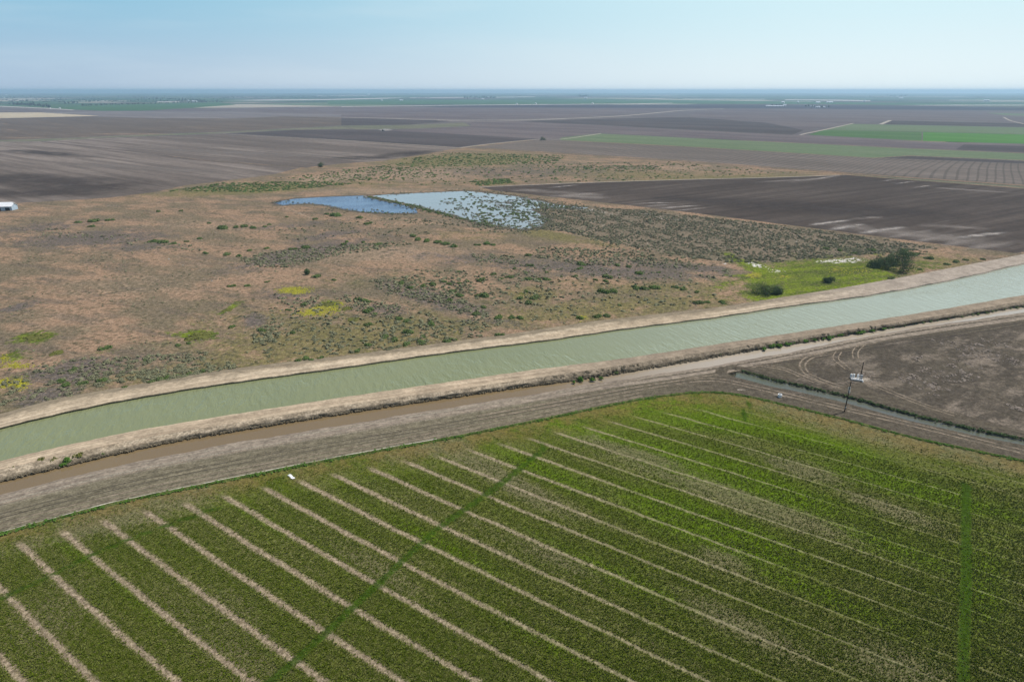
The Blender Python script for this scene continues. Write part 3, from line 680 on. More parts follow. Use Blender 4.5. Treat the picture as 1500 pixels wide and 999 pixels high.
# ------------------------------------------------------------------ ploughed and green fields across the canal
m_grey = field_mat('ploughed_grey', (.13, .108, .094), (.225, .19, .165), big=.0035, rows=.25, amt=.12)
m_dark = field_mat('ploughed_dark', (.078, .067, .066), (.105, .09, .088), amt=.1, rows=.25)
m_purp = field_mat('ploughed_mauve', (.118, .098, .10), (.16, .135, .13), amt=.1)
m_lmauve = field_mat('ploughed_pale_mauve', (.155, .14, .14), (.19, .17, .165), amt=.1)
m_cream = field_mat('stubble_cream', (.42, .36, .26), (.47, .40, .29), amt=.06)
m_brown = field_mat('ploughed_brown', (.12, .098, .082), (.15, .122, .10), amt=.1, rows=.3, stain=(.30, .21, .14), stain_th=.6)
m_olive = field_mat('weedy_olive', (.13, .135, .09), (.175, .165, .12), amt=.15)
m_green = field_mat('crop_green', (.075, .135, .05), (.10, .165, .065), amt=.08)
m_gpale = field_mat('crop_pale_green', (.125, .165, .09), (.145, .18, .105), amt=.08, rows=.15)
m_vivid = field_mat('crop_vivid_green', (.075, .18, .04), (.095, .20, .05), amt=.06)
m_gfar = field_mat('crop_far_green', (.05, .115, .05), (.065, .135, .06), amt=.06)
m_big = field_mat('ploughed_big', (.072, .058, .050), (.118, .097, .083), big=.004, rows=.35, rot=R(30), stain=(.26, .225, .195), stain_th=.64, amt=.1)
m_cont = field_mat('ploughed_contour', (.14, .118, .10), (.175, .148, .128), contour=True, amt=.1)
m_blue = field_mat('ploughed_blackish', (.055, .052, .062), (.068, .063, .072), amt=.06)
fields = [
 ([(-500, 210), (60, 208), (180, 221), (300, 236), (440, 246), (400, 256), (330, 265), (270, 272), (230, 281), (160, 290), (22, 298), (-60, 301), (-520, 322)], m_grey, .05),
 ([(62, 207.6), (140, 203), (330, 197), (500, 206), (673, 217), (617, 227), (560, 236), (500, 240), (450, 245.5), (300, 235), (180, 220.4)], m_grey, .05),
 ([(327, 196.5), (430, 191), (500, 190), (567, 192), (633, 195), (788, 204), (673, 216.5), (500, 205.4)], m_dark, .05),
 ([(-500, 176), (0, 174), (140, 171.3), (230, 174), (340, 174), (417, 171), (500, 172), (500, 184), (327, 193), (230, 196), (100, 202), (0, 205), (-500, 207)], m_brown, .05),
 ([(-600, 166), (0, 165.2), (60, 165.2), (145, 170.2), (60, 172.3), (0, 173.6), (-600, 175.6)], m_cream, .07),
 ([(-600, 156), (0, 157), (80, 160), (150, 163), (60, 164.8), (0, 164.8), (-600, 165.6)], m_purp, .07),
 ([(62, 164.8), (150, 163.2), (350, 164), (500, 168), (500, 171.6), (417, 170.7), (340, 173.6), (230, 173.6), (147, 170.6)], m_lmauve, .06),
 ([(85, 160), (110, 156), (320, 150.5), (345, 154), (213, 162.5), (150, 162.8)], m_gfar, .08),
 ([(215, 163), (400, 157.5), (500, 156.5), (620, 158), (760, 158), (1000, 160), (830, 173), (640, 175.5), (500, 172), (500, 167.6), (350, 163.6)], m_purp, .05),
 ([(500, 172.4), (640, 176), (660, 178), (600, 183), (500, 184.2)], m_dark, .06),
 ([(500, 184.6), (600, 183.4), (680, 180), (690, 185), (600, 189), (520, 190)], m_olive, .07),
 ([(690, 179), (760, 177), (900, 185), (1000, 191), (875, 196), (820, 202), (790, 203.5), (633, 194.6), (567, 191.5), (600, 189.5), (690, 185.4)], m_purp, .06),
 ([(760, 178), (900, 174), (1010, 172), (1120, 180), (1178, 191), (1160, 198), (1000, 190), (900, 184.5)], m_dark, .09),
 ([(822, 202), (877, 196), (1000, 202), (1167, 210), (1333, 218), (1500, 225), (1800, 238), (1800, 248), (1500, 235), (1333, 228), (1280, 231.5), (1133, 222.5), (1000, 214.5), (820, 205.5)], m_gpale, .08),
 ([(682, 217), (790, 205), (821, 206), (1000, 215), (1133, 223), (1280, 232), (1333, 228.5), (1500, 235.5), (1800, 248.5), (1800, 293), (1500, 271), (1333, 260), (1200, 250), (1000, 235), (833, 225), (717, 217.5)], m_cont, .05),
 ([(1290, 231.8), (1333, 229), (1500, 236), (1800, 249), (1800, 254), (1500, 240), (1380, 235)], m_dark, .09),
 ([(878, 195.6), (1000, 190.5), (1160, 198.5), (1182, 198.5), (1350, 207.6), (1500, 211.6), (1800, 217), (1800, 237), (1500, 224.6), (1333, 217.6), (1167, 209.6), (1000, 201.6)], m_purp, .05),
 ([(1412, 212), (1500, 214), (1800, 219), (1800, 236), (1500, 223.8), (1400, 219.5)], m_dark, .09),
 ([(1207, 190), (1247, 182), (1500, 187), (1800, 191), (1800, 202), (1500, 197)], m_gpale, .08),
 ([(1184, 197.8), (1207, 190.4), (1350, 193.7), (1350, 206.8)], m_green, .08),
 ([(1352, 193.8), (1500, 197.4), (1800, 202.4), (1800, 216), (1500, 211), (1352, 207)], m_vivid, .08),
 ([(1303, 177), (1500, 181), (1800, 184), (1800, 190.6), (1500, 186.4), (1288, 182.4)], m_dark, .08),
 ([(1010, 165), (1060, 160.5), (1300, 162), (1500, 164), (1800, 166), (1800, 183), (1500, 180), (1303, 176), (1250, 181), (1180, 190), (1120, 179), (1012, 171)], m_purp, .05),
 ([(1445, 165.5), (1500, 167), (1800, 169), (1800, 173), (1500, 170), (1470, 169)], m_gpale, .09),
 ([(560, 154.3), (1000, 153.4), (1300, 155), (1500, 158), (1800, 160), (1800, 163), (1500, 162.4), (1180, 159.6), (900, 158.5), (640, 157.6)], m_blue, .08),
 ([(480, 147.5), (700, 147), (1000, 147), (1300, 151), (1500, 154.5), (1800, 156), (1800, 158), (1500, 156), (1200, 153), (900, 152.4), (560, 153.6), (480, 153)], m_gfar, .08),
 ([(702, 273.5), (850, 268), (1000, 263.5), (1133, 260.5), (1238, 256.5), (1333, 264), (1500, 276.5), (1800, 300), (1900, 420), (1500, 369), (1490, 371), (1330, 352), (1150, 329), (1000, 310), (850, 293), (722, 279)], m_big, .05),
 ([(1240, 255.5), (1333, 261.5), (1500, 272.5), (1800, 294.5), (1800, 298.5), (1500, 275.5), (1333, 263.4)], m_olive, .06),
 ([(-600, 208.2), (0, 205.6), (100, 202.6), (230, 196.6), (327, 193.6), (500, 184.8), (515, 189.4), (430, 190.4), (327, 195.8), (140, 202.6), (60, 207.4), (-600, 210.8)], m_olive, .07),
]
for pts, m, z in fields: flat_poly('field', pts, z, m)
# far pale strips of stubble and bare ground, roads
m_pale = field_mat('bare_pale', (.42, .40, .37), (.50, .47, .43), amt=.05)
for pts in ([(330, 147.6), (395, 146.3), (480, 145.6), (560, 143.8), (600, 143.6), (560, 145.2), (480, 147.0), (395, 147.8)], [(600, 143.2), (690, 142.8), (690, 143.5), (600, 144)], [(725, 142.6), (785, 141.8), (785, 142.6), (725, 143.4)],
            [(230, 149.3), (262, 148.8), (262, 150), (230, 150.2)], [(1150, 146), (1250, 146.8), (1275, 147.4), (1275, 148.6), (1250, 148.3), (1150, 147)], [(1310, 154.6), (1400, 154), (1500, 154), (1800, 155), (1800, 155.6), (1500, 154.9), (1400, 154.9)], [(465, 140.6), (540, 140.2), (540, 140.7), (465, 141.1)], [(-200, 154.6), (0, 155.6), (75, 158.9), (110, 161.4), (106, 161.8), (70, 159.6), (0, 156.6), (-200, 155.4)],
            [(500, 156.2), (700, 153.9), (900, 152.6), (985, 151.2), (985, 151.7), (900, 153.1), (700, 154.6), (500, 156.9)], [(1000, 144.8), (1120, 145.6), (1120, 146.2), (1000, 145.3)]):
    flat_poly('bare_strip', pts, .12, m_pale)
road = field_mat('dirt_road', (.36, .32, .27), (.44, .38, .32), amt=.1, big=.03)
def roadr(pts, w_, z=.13, m=road): return ribbon('farm_road', pts, w_, m, z)
roadr([(500, 172.2), (570, 174), (640, 176), (740, 176), (830, 174), (920, 169.5), (1000, 162.3), (1060, 159.8)], 22)
roadr([(640, 176.5), (720, 178), (830, 174.5)], 14)
roadr([(60, 208), (180, 220.7), (300, 235.5), (450, 246)], 3, m=m_dark)
roadr([(0, 208.5), (60, 207.8), (140, 203)], 4)
roadr([(327, 196.6), (500, 205.8), (673, 217)], 4)
roadr([(673, 217), (720, 211), (790, 204.5), (825, 204), (880, 196)], 6)
roadr([(700, 218), (833, 226.5), (1000, 236.8), (1200, 251.5), (1333, 261.5), (1500, 273), (1700, 288)], 3.2, m=m_dark)
roadr([(702, 274.5), (850, 268.3), (1000, 263.6), (1133, 260.3), (1230, 257)], 3)
roadr([(1172, 198), (1185, 195), (1210, 190), (1250, 181)], 7)
roadr([(1290, 182.5), (1304, 176.8)], 12)
roadr([(1470, 172), (1480, 177), (1500, 182)], 7)
roadr([(140, 171), (300, 173), (340, 174), (417, 171), (500, 172)], 6)
dark_p = soft_mat('dark_soil', (.07, .058, .053), .85, .02, spk=(.5,), hard=.0)  # soft patches darker than the ploughed field
pale_p = soft_mat('pale_soil', (.215, .185, .165), .6, .02, spk=(.5,), hard=.0)  # soft patches paler than the ploughed field
for pts, w_, m_, z_ in [([(-300, 262), (0, 262), (100, 268), (190, 279), (250, 280)], 120, dark_p, .08), ([(-300, 285), (0, 283), (90, 284), (160, 286)], 70, dark_p, .085), ([(0, 220), (60, 224), (160, 232)], 60, dark_p, .08), ([(80, 240), (200, 245), (380, 256)], 70, pale_p, .09), ([(150, 214), (300, 222), (450, 228), (560, 222)], 100, pale_p, .09),
                       ([(470, 232), (560, 230), (640, 219)], 70, dark_p, .08), ([(900, 285), (1100, 300), (1300, 310), (1450, 320)], 80, dark_p, .08), ([(0, 202), (40, 202.6), (80, 202)], 40, soft_mat('tan_soil', (.33, .24, .16), .7, .02, hard=.0), .1), ([(110, 197), (150, 196.5), (200, 197), (260, 196.4)], 45, soft_mat('tan_soil', (.36, .26, .18), .8, .02, hard=.0), .1)]:
    ribbon('soil_patch', pts, w_ * 1.3, m_, z_, endfade=True)
# salty streaks on the big dark field
salt = soft_mat('salt_crust', (.42, .38, .345), .8, .05, hard=.0)
salt2 = soft_mat('salt_dust', (.30, .26, .23), .55, .03, hard=.0)
for a, b, w_ in [((745, 281), (800, 277), 6), ((790, 286), (900, 291), 16), ((800, 276), (850, 271), 3), ((820, 288), (880, 283), 10), ((920, 299), (1000, 297), 2.5), ((940, 303), (985, 300), 2), ((960, 306), (1030, 301), 3), ((980, 310), (1040, 304), 2),
                 ((1190, 263), (1232, 257.5), 3), ((1150, 268), (1220, 260), 6), ((1290, 266), (1320, 262.5), 2), ((1310, 270), (1345, 265.5), 2), ((1335, 276), (1370, 271), 2.5), ((1180, 331), (1250, 322), 4), ((1210, 338), (1270, 328), 5), ((1250, 344), (1330, 332), 5),
                 ((1290, 350), (1370, 337), 6), ((1330, 356), (1410, 342), 6), ((1370, 362), (1450, 347), 7), ((1410, 366), (1500, 352), 8), ((1240, 322), (1300, 318), 6), ((1340, 330), (1460, 336), 10), ((1390, 350), (1480, 340), 5)]:
    ribbon('salt_streak', [a, ((a[0] + b[0]) / 2 + 1, (a[1] + b[1]) / 2 - .4), b], w_ * 2.2, salt if w_ < 6 else salt2, .09 + random.random() * .02, jitter=.3, endfade=True)
for a, b, w_ in [((740, 277), (900, 287), 22), ((1180, 325), (1500, 362), 34), ((1100, 268), (1230, 260), 12), ((1350, 274), (1500, 284), 14)]:
    ribbon('salt_dust', [a, ((a[0] + b[0]) / 2, (a[1] + b[1]) / 2), b], w_ * 1.4, salt2, .085, endfade=True)

# ------------------------------------------------------------------ pond
DIV = [(539, 288), (560, 293), (580, 297), (609, 304), (634, 311)]
pw_blue = water_mat('pond_water_ruffled', (.09, .16, .27), .9, .6, .10, R(10), body=(.08, .145, .25), stretch=1.5)  # blue of the sky mirrored by ruffled water, put into the base colour
pw_pale = water_mat('pond_water_still', (.24, .26, .27), .5, .03, .05, R(10))  # pale horizon sky mirrored by still water, put into the base colour
flat_poly('pond_water', [(399, 297), (430, 291.5), (470, 289), (530, 286.5), (540, 288.5), (560, 293.5), (580, 298), (609, 305), (612, 313), (570, 312.5), (534, 311), (510, 308), (490, 304.5), (475, 301), (463, 299.5), (447, 298.5), (431, 299.5), (412, 301)], .05, pw_blue)
flat_poly('pond_water', [(545, 287.5), (560, 285.5), (600, 283.5), (685, 280), (712, 283), (767, 289), (813, 299), (862, 304.5), (850, 307), (812, 306), (785, 305), (782, 309), (790, 313), (800, 317), (804, 323), (795, 331), (781, 334), (767, 336), (745, 334), (727, 331), (706, 329), (690, 324), (668, 317), (636, 309), (610, 302), (582, 295)], .05, pw_pale)

mud = soft_mat('shore_mud', (.13, .11, .09), .9, .09, hard=.1)
for pts, w_ in [([(399, 297), (412, 301.5), (447, 299), (475, 301.5), (510, 308.5), (545, 312.5), (590, 313.2), (612, 312)], 9), ([(399, 297), (430, 291.2), (480, 288.2), (535, 286.4), (600, 283.2), (685, 279.6), (715, 283)], 9), ([(540, 288.4), (560, 293.5), (582, 297.5), (610, 303), (636, 310), (668, 317.5), (692, 325), (728, 332), (768, 337), (796, 332), (805, 323), (796, 314), (784, 307), (812, 305.5), (850, 306)], 10),
                ([(715, 283), (767, 289), (813, 299), (860, 304)], 9), ([(725, 298), (740, 297), (752, 299)], 9)]:
    ribbon('shore_mud', pts, w_, mud, .075, jitter=.45)
# ------------------------------------------------------------------ plants
def leaf_mat(name, a, b, c=None):
    g = G(name); info = g.n('ShaderNodeObjectInfo').outputs['Random']
    geo = g.n('ShaderNodeNewGeometry')
    n = g.step(g.noise(.9, 3, .7, geo.outputs['Position']), .3, .7)
    col = g.mix(n, a, b)
    col = g.mix(g.math('MULTIPLY', info, .6), col, c or mul(a, 1.35))
    return g.done(col, rough=.85, spec=.05)
LM_GREEN = leaf_mat('shrub_leaf_green', (.085, .125, .04), (.14, .175, .07), (.09, .155, .035))
LM_GREY = leaf_mat('sage_leaf_grey', (.155, .165, .09), (.225, .225, .135), (.20, .19, .12))
LM_MARSH = leaf_mat('marsh_leaf', (.14, .145, .085), (.21, .205, .135), (.17, .165, .10))
LM_DARK = leaf_mat('tree_leaf_dark', (.055, .085, .034), (.10, .14, .055), (.07, .105, .04))
LM_FAR = leaf_mat('far_tree_leaf', (.022, .034, .02), (.04, .055, .028), (.03, .042, .022))
LM_OLIVE = leaf_mat('olive_leaf', (.11, .12, .03), (.16, .165, .045), (.13, .13, .04))
LM_VIVID = leaf_mat('reed_leaf_green', (.065, .15, .02), (.11, .20, .035), (.08, .17, .03))
LM_DEAD = leaf_mat('dead_brush', (.23, .19, .155), (.32, .265, .215), (.27, .23, .20))
LM_PURP = leaf_mat('dead_brush_grey', (.15, .125, .085), (.22, .185, .13), (.18, .15, .10))
LM_YEL = leaf_mat('yellow_bloom', (.32, .30, .03), (.45, .42, .04), (.25, .26, .04))
BARK = G('bark'); BARK = BARK.done(BARK.mix(BARK.noise(3, 3), (.12, .09, .065), (.20, .16, .12)))
def foliage(seed, nleaf, flat=.36, lobes=7, leaf=.11, trunk=True):
    """a clump of leaf-sized faces in an uneven low mound of radius about 1; returns verts, faces"""
    r = random.Random(seed); V_ = []; F_ = []
    L = []
    for i in range(lobes):
        a = r.uniform(0, 2 * math.pi); d = r.uniform(.1, .66)
        L.append((d * math.cos(a), d * math.sin(a) * .85, r.uniform(.25, .48), r.uniform(.6, 1.15)))
    L.append((0, 0, .5, 1))
    for i in range(nleaf):
        lx, ly, lr, lh = r.choice(L)
        th = r.uniform(0, 2 * math.pi); u = r.uniform(-.1, 1); q = math.sqrt(max(0, 1 - u * u)); rad = lr * r.uniform(.72, 1.05)
        x, y, z = lx + rad * q * math.cos(th), ly + rad * q * math.sin(th), max(.0, flat * lh * (u * r.uniform(.8, 1.05) + .12))
        s = leaf * r.uniform(.6, 1.4)
        nrm = Vector((q * math.cos(th), q * math.sin(th), u + .35)) + Vector((r.uniform(-.6, .6), r.uniform(-.6, .6), r.uniform(-.3, .5)))
        nrm.normalize(); t1 = nrm.orthogonal().normalized(); t2 = nrm.cross(t1); b = len(V_)
        rot = r.uniform(0, 6.28); e1 = t1 * math.cos(rot) + t2 * math.sin(rot); e2 = nrm.cross(e1); c = Vector((x, y, z))
        V_ += [tuple(c - e1 * s), tuple(c + e2 * s * .7), tuple(c + e1 * s), tuple(c - e2 * s * .7)]
        F_.append((b, b + 1, b + 2, b + 3))
    return V_, F_
def shrub_meshes(name, mat, n, nleaf, flat=.36, lobes=7, leaf=.11, seed=0):
    out = []
    for i in range(n):
        v, f = foliage(seed + i, nleaf, flat, lobes, leaf); out.append(mesh_np(name, v, f, mat))
    return out
M_SHRUB = shrub_meshes('shrub', LM_GREEN, 5, 420, seed=10)
M_SAGE = shrub_meshes('sagebrush', LM_GREY, 4, 200, seed=40, leaf=.14)
M_MARSH = shrub_meshes('marsh_bush', LM_MARSH, 4, 160, .5, 5, .16, seed=60)
M_OLIVE = shrub_meshes('olive_shrub', LM_OLIVE, 3, 360, .26, seed=80)
M_VIVID = shrub_meshes('reed_clump', LM_VIVID, 3, 340, .4, seed=90)
M_DEAD = shrub_meshes('dead_brush', LM_DEAD, 3, 220, .3, seed=100, leaf=.12)
M_PURP = shrub_meshes('dead_brush_grey', LM_PURP, 3, 220, .4, seed=110, leaf=.12)
def plant(name, meshes, X_, Y_, r, z=0., hs=1., label=None, cat='shrub', group=None):
    o = link(name, random.choice(meshes), loc=(X_, Y_, z)); o.scale = (r, r * random.uniform(.75, 1.), r * hs * random.uniform(.85, 1.15)); o.rotation_euler = (0, 0, random.uniform(0, 6.28))
    tag(o, label, cat, group); return o
def size_word(w_): return 'tiny' if w_ < 10 else 'small' if w_ < 14 else 'medium' if w_ < 19 else 'broad'
def zone(x, y):
    if y > 478 and x > 560: return 'above the far levee, left of mid canal'
    if y > 505 and x > 350: return 'touching the levee road left of centre'
    if y > 478 and x > 350: return 'between yellow flowers and the canal'
    if x < 140 and y > 500: return 'at the far left bend of the canal'
    if x < 330 and y > 500: return 'among grey brush at the lower left'
    if x < 330 and y > 400: return 'alone on pinkish ground at far left'
    if y < 345 and x < 190: return 'in the leftmost cluster behind the scrubland'
    if y < 345 and x < 420: return 'on brown ground left of the pond'
    if x < 300: return 'on dry pinkish ground at the left'
    if x < 420: return 'on dry ground left of the sage band'
    if y < 335: return 'on bare ground just below the blue pond'
    if x < 560 and y > 425: return 'beside the right yellow flower patch'
    if x < 560 and y > 395: return 'above the yellow flower patches'
    if y < 370 and x < 600: return 'at the left end of the sage band'
    if y < 370 and x < 690: return 'in the green hedge like line mid scrubland'
    if y < 395 and x < 800: return 'below the pale pond near the centre'
    if x < 640: return 'left in the sage below the centre'
    if x < 740 and y < 425: return 'in the sage right of the centre'
    if x < 740: return 'above the canal near the centre'
    if x < 830 and y < 415: return 'in the row of shrubs right of centre'
    if x < 900 and y < 415: return 'on olive grass below the marsh scrub'
    if x < 830: return 'in the dark loose group right of centre'
    if x < 915: return 'on olive grass above the canal levee'
    if x < 1080 and y > 435: return 'along the levee left of the meadow'
    if x < 1080: return 'on olive grass left of the meadow'
    if x < 1290: return 'at the upper edge of the meadow'
    return 'near the dark trees right of the meadow'
SH = """115,325,12 138,323,20 160,322,14 135,331,13 232,309,10 265,308,9 307,326,10 325,334,20 345,332,14 358,331,16 372,333,14 388,331,8 395,328,8 225,353,16 240,354,20 255,356,12 292,349,11 274,353,9 301,370,12 333,372,16 350,374,12 365,366,12 391,363,11 340,418,14 155,509,20 383,483,16 340,478,14 362,418,13 391,412,9 261,504,9 276,502,12
492,315,20 479,313,10 462,320,12 527,318,12 538,327,14 421,317,8 447,362,20 430,364,14 604,345,16 612,350,15 625,352,17 640,354,17 652,357,17 665,360,16 700,358,12 712,356,16 722,358,12 508,353,10 532,354,10 504,357,12 555,357,14 463,404,18 490,409,10 588,414,16 601,421,14 620,418,15 634,416,16 650,412,12 658,415,12 673,414,10 684,411,10 704,410,18 723,401,11 672,397,9 734,407,10 745,405,12 708,433,25 663,426,16 674,432,18 658,439,14 709,449,14 696,459,18 731,464,16 524,438,16 536,440,18 539,455,20 550,459,12 539,475,16 585,466,16 596,470,16 631,474,20 565,492,16 577,497,18 599,486,22 595,503,18 616,501,20 620,492,12 539,504,16 523,513,14 530,498,10 663,496,14 655,499,16 731,490,16 428,487,14 423,453,11 445,445,15
772,426,12 784,435,20 761,436,14 773,443,20 885,427,22 900,426,20 932,421,20 943,422,18 958,421,22 990,420,14 1001,423,15 1020,427,12 908,446,10 872,409,10 889,405,18 888,411,12 842,404,12 935,400,16 965,398,8 851,386,18 850,392,14 772,408,16 788,409,14 800,408,16 770,399,10 801,398,9 777,388,14 754,393,10 773,373,14 750,405,12 730,465,18 750,464,16 763,465,16 850,465,15 875,463,16 888,462,16 1022,443,18 1036,442,14 1057,441,12 1059,443,11 822,404,7 905,388,12 920,390,12
1251,370,12 1278,366,16 1347,394,9 1401,383,14 1386,386,12 1415,380,10 1306,407,13 1440,379,9 1362,378,16 1340,372,14 1325,366,14 1230,366,12 1210,363,12
88,558,18 98,563,18 107,541,16 122,560,18 150,556,18 182,567,13 447,524,18 436,528,14 455,527,14 233,555,20 222,558,16 246,552,16 260,505,12 213,527,9 262,549,14 278,547,14 296,543,14 470,523,12"""
for tok in SH.split():
    x, y, w_ = map(float, tok.split(',')); X_, Y_, _ = P(x, y + 1.5); dep = depth_of(X_, Y_); r = w_ * dep / F / 2 * 1.08
    oli = (x, y) in ((1, 1),)
    plant('shrub', M_SHRUB, X_, Y_, r, label=f'{size_word(w_)} dark green shrub {zone(x, y)}' if (x, y) != (900, 426) else 'broad dark green shrub, right one of the pair on olive grass above the canal levee', group='dark green shrubs scattered over the scrubland')
def special(name, meshes, x, y, w_, label, hs=1., z=0., cat='shrub', group=None, zp=None):
    X_, Y_, _ = P(x, y, z); dep = depth_of(X_, Y_, z); return plant(name, meshes, X_, Y_, w_ * dep / F / 2, z=z, hs=hs, label=label, cat=cat, group=group)
for x, y, w_, lab in [(516, 468, 28, 'olive green shrub mat right of the yellow flower patch'), (510, 452, 26, 'dry olive shrub just above the olive shrub mat in the left scrubland'), (766, 430, 16, 'dull olive shrub at the top of the dark shrub group right of centre'), (479, 446, 32, 'broad olive green bush behind the yellow flower patch'),
                     (53, 495, 46, 'long flat olive green shrub mat alone at the far left of the scrubland'), (295, 493, 58, 'wide flat olive green shrub mat above the grey brush at lower left'), (335, 454, 24, 'thin olive shrub streak above the wide flat shrub mat'), (85, 517, 30, 'thin olive shrub strip right of the yellow patches at far left')]:
    special('shrub_mat', M_OLIVE, x, y, w_, lab, hs=.25)
for x, y, w_, h in [(15, 688, 16, .8), (30, 686, 10, .8), (60, 676, 22, .8), (80, 674, 18, .8), (116, 667, 20, .8), (2, 694, 8, .8)]:
    special('shrub', M_OLIVE, x, y, w_, f'{size_word(w_)} olive bush on the tan levee bank at the far left of the ditch', hs=1.6, z=.5, group='olive bushes on the ditch bank')
for x, y, w_ in [(100, 676, 24), (92, 681, 14), (150, 665, 14), (850, 556, 16), (840, 560, 9), (867, 557, 13), (880, 554, 10), (903, 546, 12), (492, 604, 9), (1053, 519, 10)]:
    special('shrub', M_VIVID if x < 900 else M_SHRUB, x, y, w_, f'{size_word(w_)} bright green bush at the water edge of the brown ditch', hs=1.2, z=-.3, group='green bushes along the ditch')
for k in range(34):
    x = 1118 + k * 5.4; 
    special('reed_clump', M_VIVID, x + random.uniform(-2, 2), float(L6(x)) - random.uniform(0, 5), random.uniform(8, 15), 'bright green reed clump lining the far edge of the ditch right of centre', hs=.9, z=-.2, cat='reeds', group='green reed clumps along the ditch')
for k in range(26):
    x = 1300 + k * 9; special('reed_clump', M_SHRUB, x + random.uniform(-3, 3), float(L6(x)) - random.uniform(0, 2), random.uniform(5, 9), 'small green bush lining the ditch at the right edge', hs=.9, z=-.4, cat='reeds', group='small bushes along the ditch at right')
# dead grey brush on the bank
for k in range(120):
    x = random.uniform(795, 935) if k < 60 else random.uniform(1090, 1300); t = random.uniform(.15, .95)
    y = float(L5(x) + (L6(x) - L5(x)) * t); special('dead_brush', M_PURP, x, y, random.uniform(6, 11), 'grey dead bush on the ditch bank ' + ('where the pale bank turns dark' if x < 935 else 'above the bright green reeds'), hs=.9, z=1.3 - 1.9 * t, group='dead grey bushes on the ditch bank')
# trees by the meadow
def tree(name, x, y, w_px, h_px, label, mat, seed, group=None, lobes=9, parts=True):
    X_, Y_, _ = P(x, y); dep = depth_of(X_, Y_); r = w_px * dep / F / 2; h = h_px * dep / F / ct
    root = empty(name, (X_, Y_, 0), random.uniform(0, 6)); tag(root, label, 'tree', group)
    rr2 = random.Random(seed); mb = MB()
    for i in range(4):
        a = rr2.uniform(0, 6.28); mb.tube((.1 * math.cos(a), .1 * math.sin(a), 0), (r * .4 * math.cos(a), r * .4 * math.sin(a), h * .6), .18, .07, 7)
    mb.obj('trunk', BARK, root)
    V_ = []; F_ = []; L = []
    for i in range(lobes): a = rr2.uniform(0, 6.28); d = rr2.uniform(.1, .7); L.append((d * math.cos(a) * r, d * math.sin(a) * r, rr2.uniform(.12, .72) * h * (1 - .4 * d), rr2.uniform(.28, .5)))
    for i in range(2600):
        lx, ly, lz, lr = rr2.choice(L); th = rr2.uniform(0, 6.28); u = rr2.uniform(-.8, 1); q = math.sqrt(1 - u * u); k = rr2.uniform(.6, 1.08)
        c = Vector((lx + r * lr * k * q * math.cos(th), ly + r * lr * k * q * math.sin(th), max(.1, min(h * 1.05, lz + h * .34 * k * u))))
        s = rr2.uniform(.12, .3); nrm = Vector((q * math.cos(th), q * math.sin(th), u + .3)) + Vector((rr2.uniform(-.6, .6), rr2.uniform(-.6, .6), rr2.uniform(-.4, .4))); nrm.normalize()
        t1 = nrm.orthogonal().normalized(); t2 = nrm.cross(t1); b = len(V_)
        V_ += [tuple(c - t1 * s), tuple(c + t2 * s * .8), tuple(c + t1 * s), tuple(c - t2 * s * .8)]; F_.append((b, b + 1, b + 2, b + 3))
    link('crown', mesh_np('crown', V_, F_, mat), root); return root
for i, (x, y, w_, h, lab) in enumerate([(1122, 431, 34, 20, 'rounded dark green tree standing alone at the left of the bright green meadow'), (1138, 430, 16, 12, 'low dark tree touching the right side of the lone rounded tree'), (1213, 414, 15, 10, 'small dark tree in the middle of the bright green meadow'),
        (1281, 391, 24, 12, 'low leftmost tree of the dark clump at the right of the meadow'), (1300, 394, 28, 20, 'front middle tree of the dark clump at the right of the meadow'), (1324, 398, 28, 30, 'tallest tree of the dark clump, at its right end'), (1310, 388, 24, 20, 'rear tree of the dark clump between the front tree and the tallest'), (1292, 386, 20, 12, 'rear left tree of the dark clump at the right of the meadow'), (1325, 377, 22, 12, 'pale tree behind the tallest tree of the dark clump'),
        (450, 402, 8, 9, 'tiny upright dark tree alone left of the middle of the scrubland'), (470, 245, 9, 8, 'small lone tree at the corner of two ploughed fields above the scrubland'), (795, 206, 9, 6, 'small lone tree where farm roads meet left of the pale green strip')]):
    tree('tree', x, y, w_ * 1.25, h, lab, LM_DARK, 200 + i, lobes=14)

# scattered small plants: sample in ground space
def sample(poly, n, rr=rng):
    W = [P(*p)[:2] for p in poly]; xs = [p[0] for p in W]; ys = [p[1] for p in W]; out = []
    while len(out) < n:
        X_ = rr.uniform(min(xs), max(xs), 4000); Y_ = rr.uniform(min(ys), max(ys), 4000); k = inpoly(X_, Y_, W); out += list(zip(X_[k], Y_[k]))
        if not k.any(): break
    return out[:n]
def hash2(x, y): return (math.sin(x * .045 + 1.3) * math.sin(y * .05 + .7) + .5 * math.sin(x * .13 + y * .09)) 
def low_shrub(seed, n=14, flat=.6):
    return foliage(seed, n, flat, 3, .42)
LOW = [low_shrub(300 + i) for i in range(6)]
def stuff(name, pts, mat, label, cat, z=0.):
    V_ = []; F_ = []
    for (X_, Y_, r, h) in pts:
        v, f_ = random.choice(LOW); a = random.uniform(0, 6.28); ca, sa = math.cos(a) * r, math.sin(a) * r; b = len(V_)
        V_ += [(X_ + p[0] * ca - p[1] * sa, Y_ + p[0] * sa + p[1] * ca, z + p[2] * h) for p in v]; F_ += [tuple(b + i for i in q) for q in f_]
    o = link(name, mesh_np(name, V_, F_, mat)); tag(o, label, cat, kind='stuff'); return o
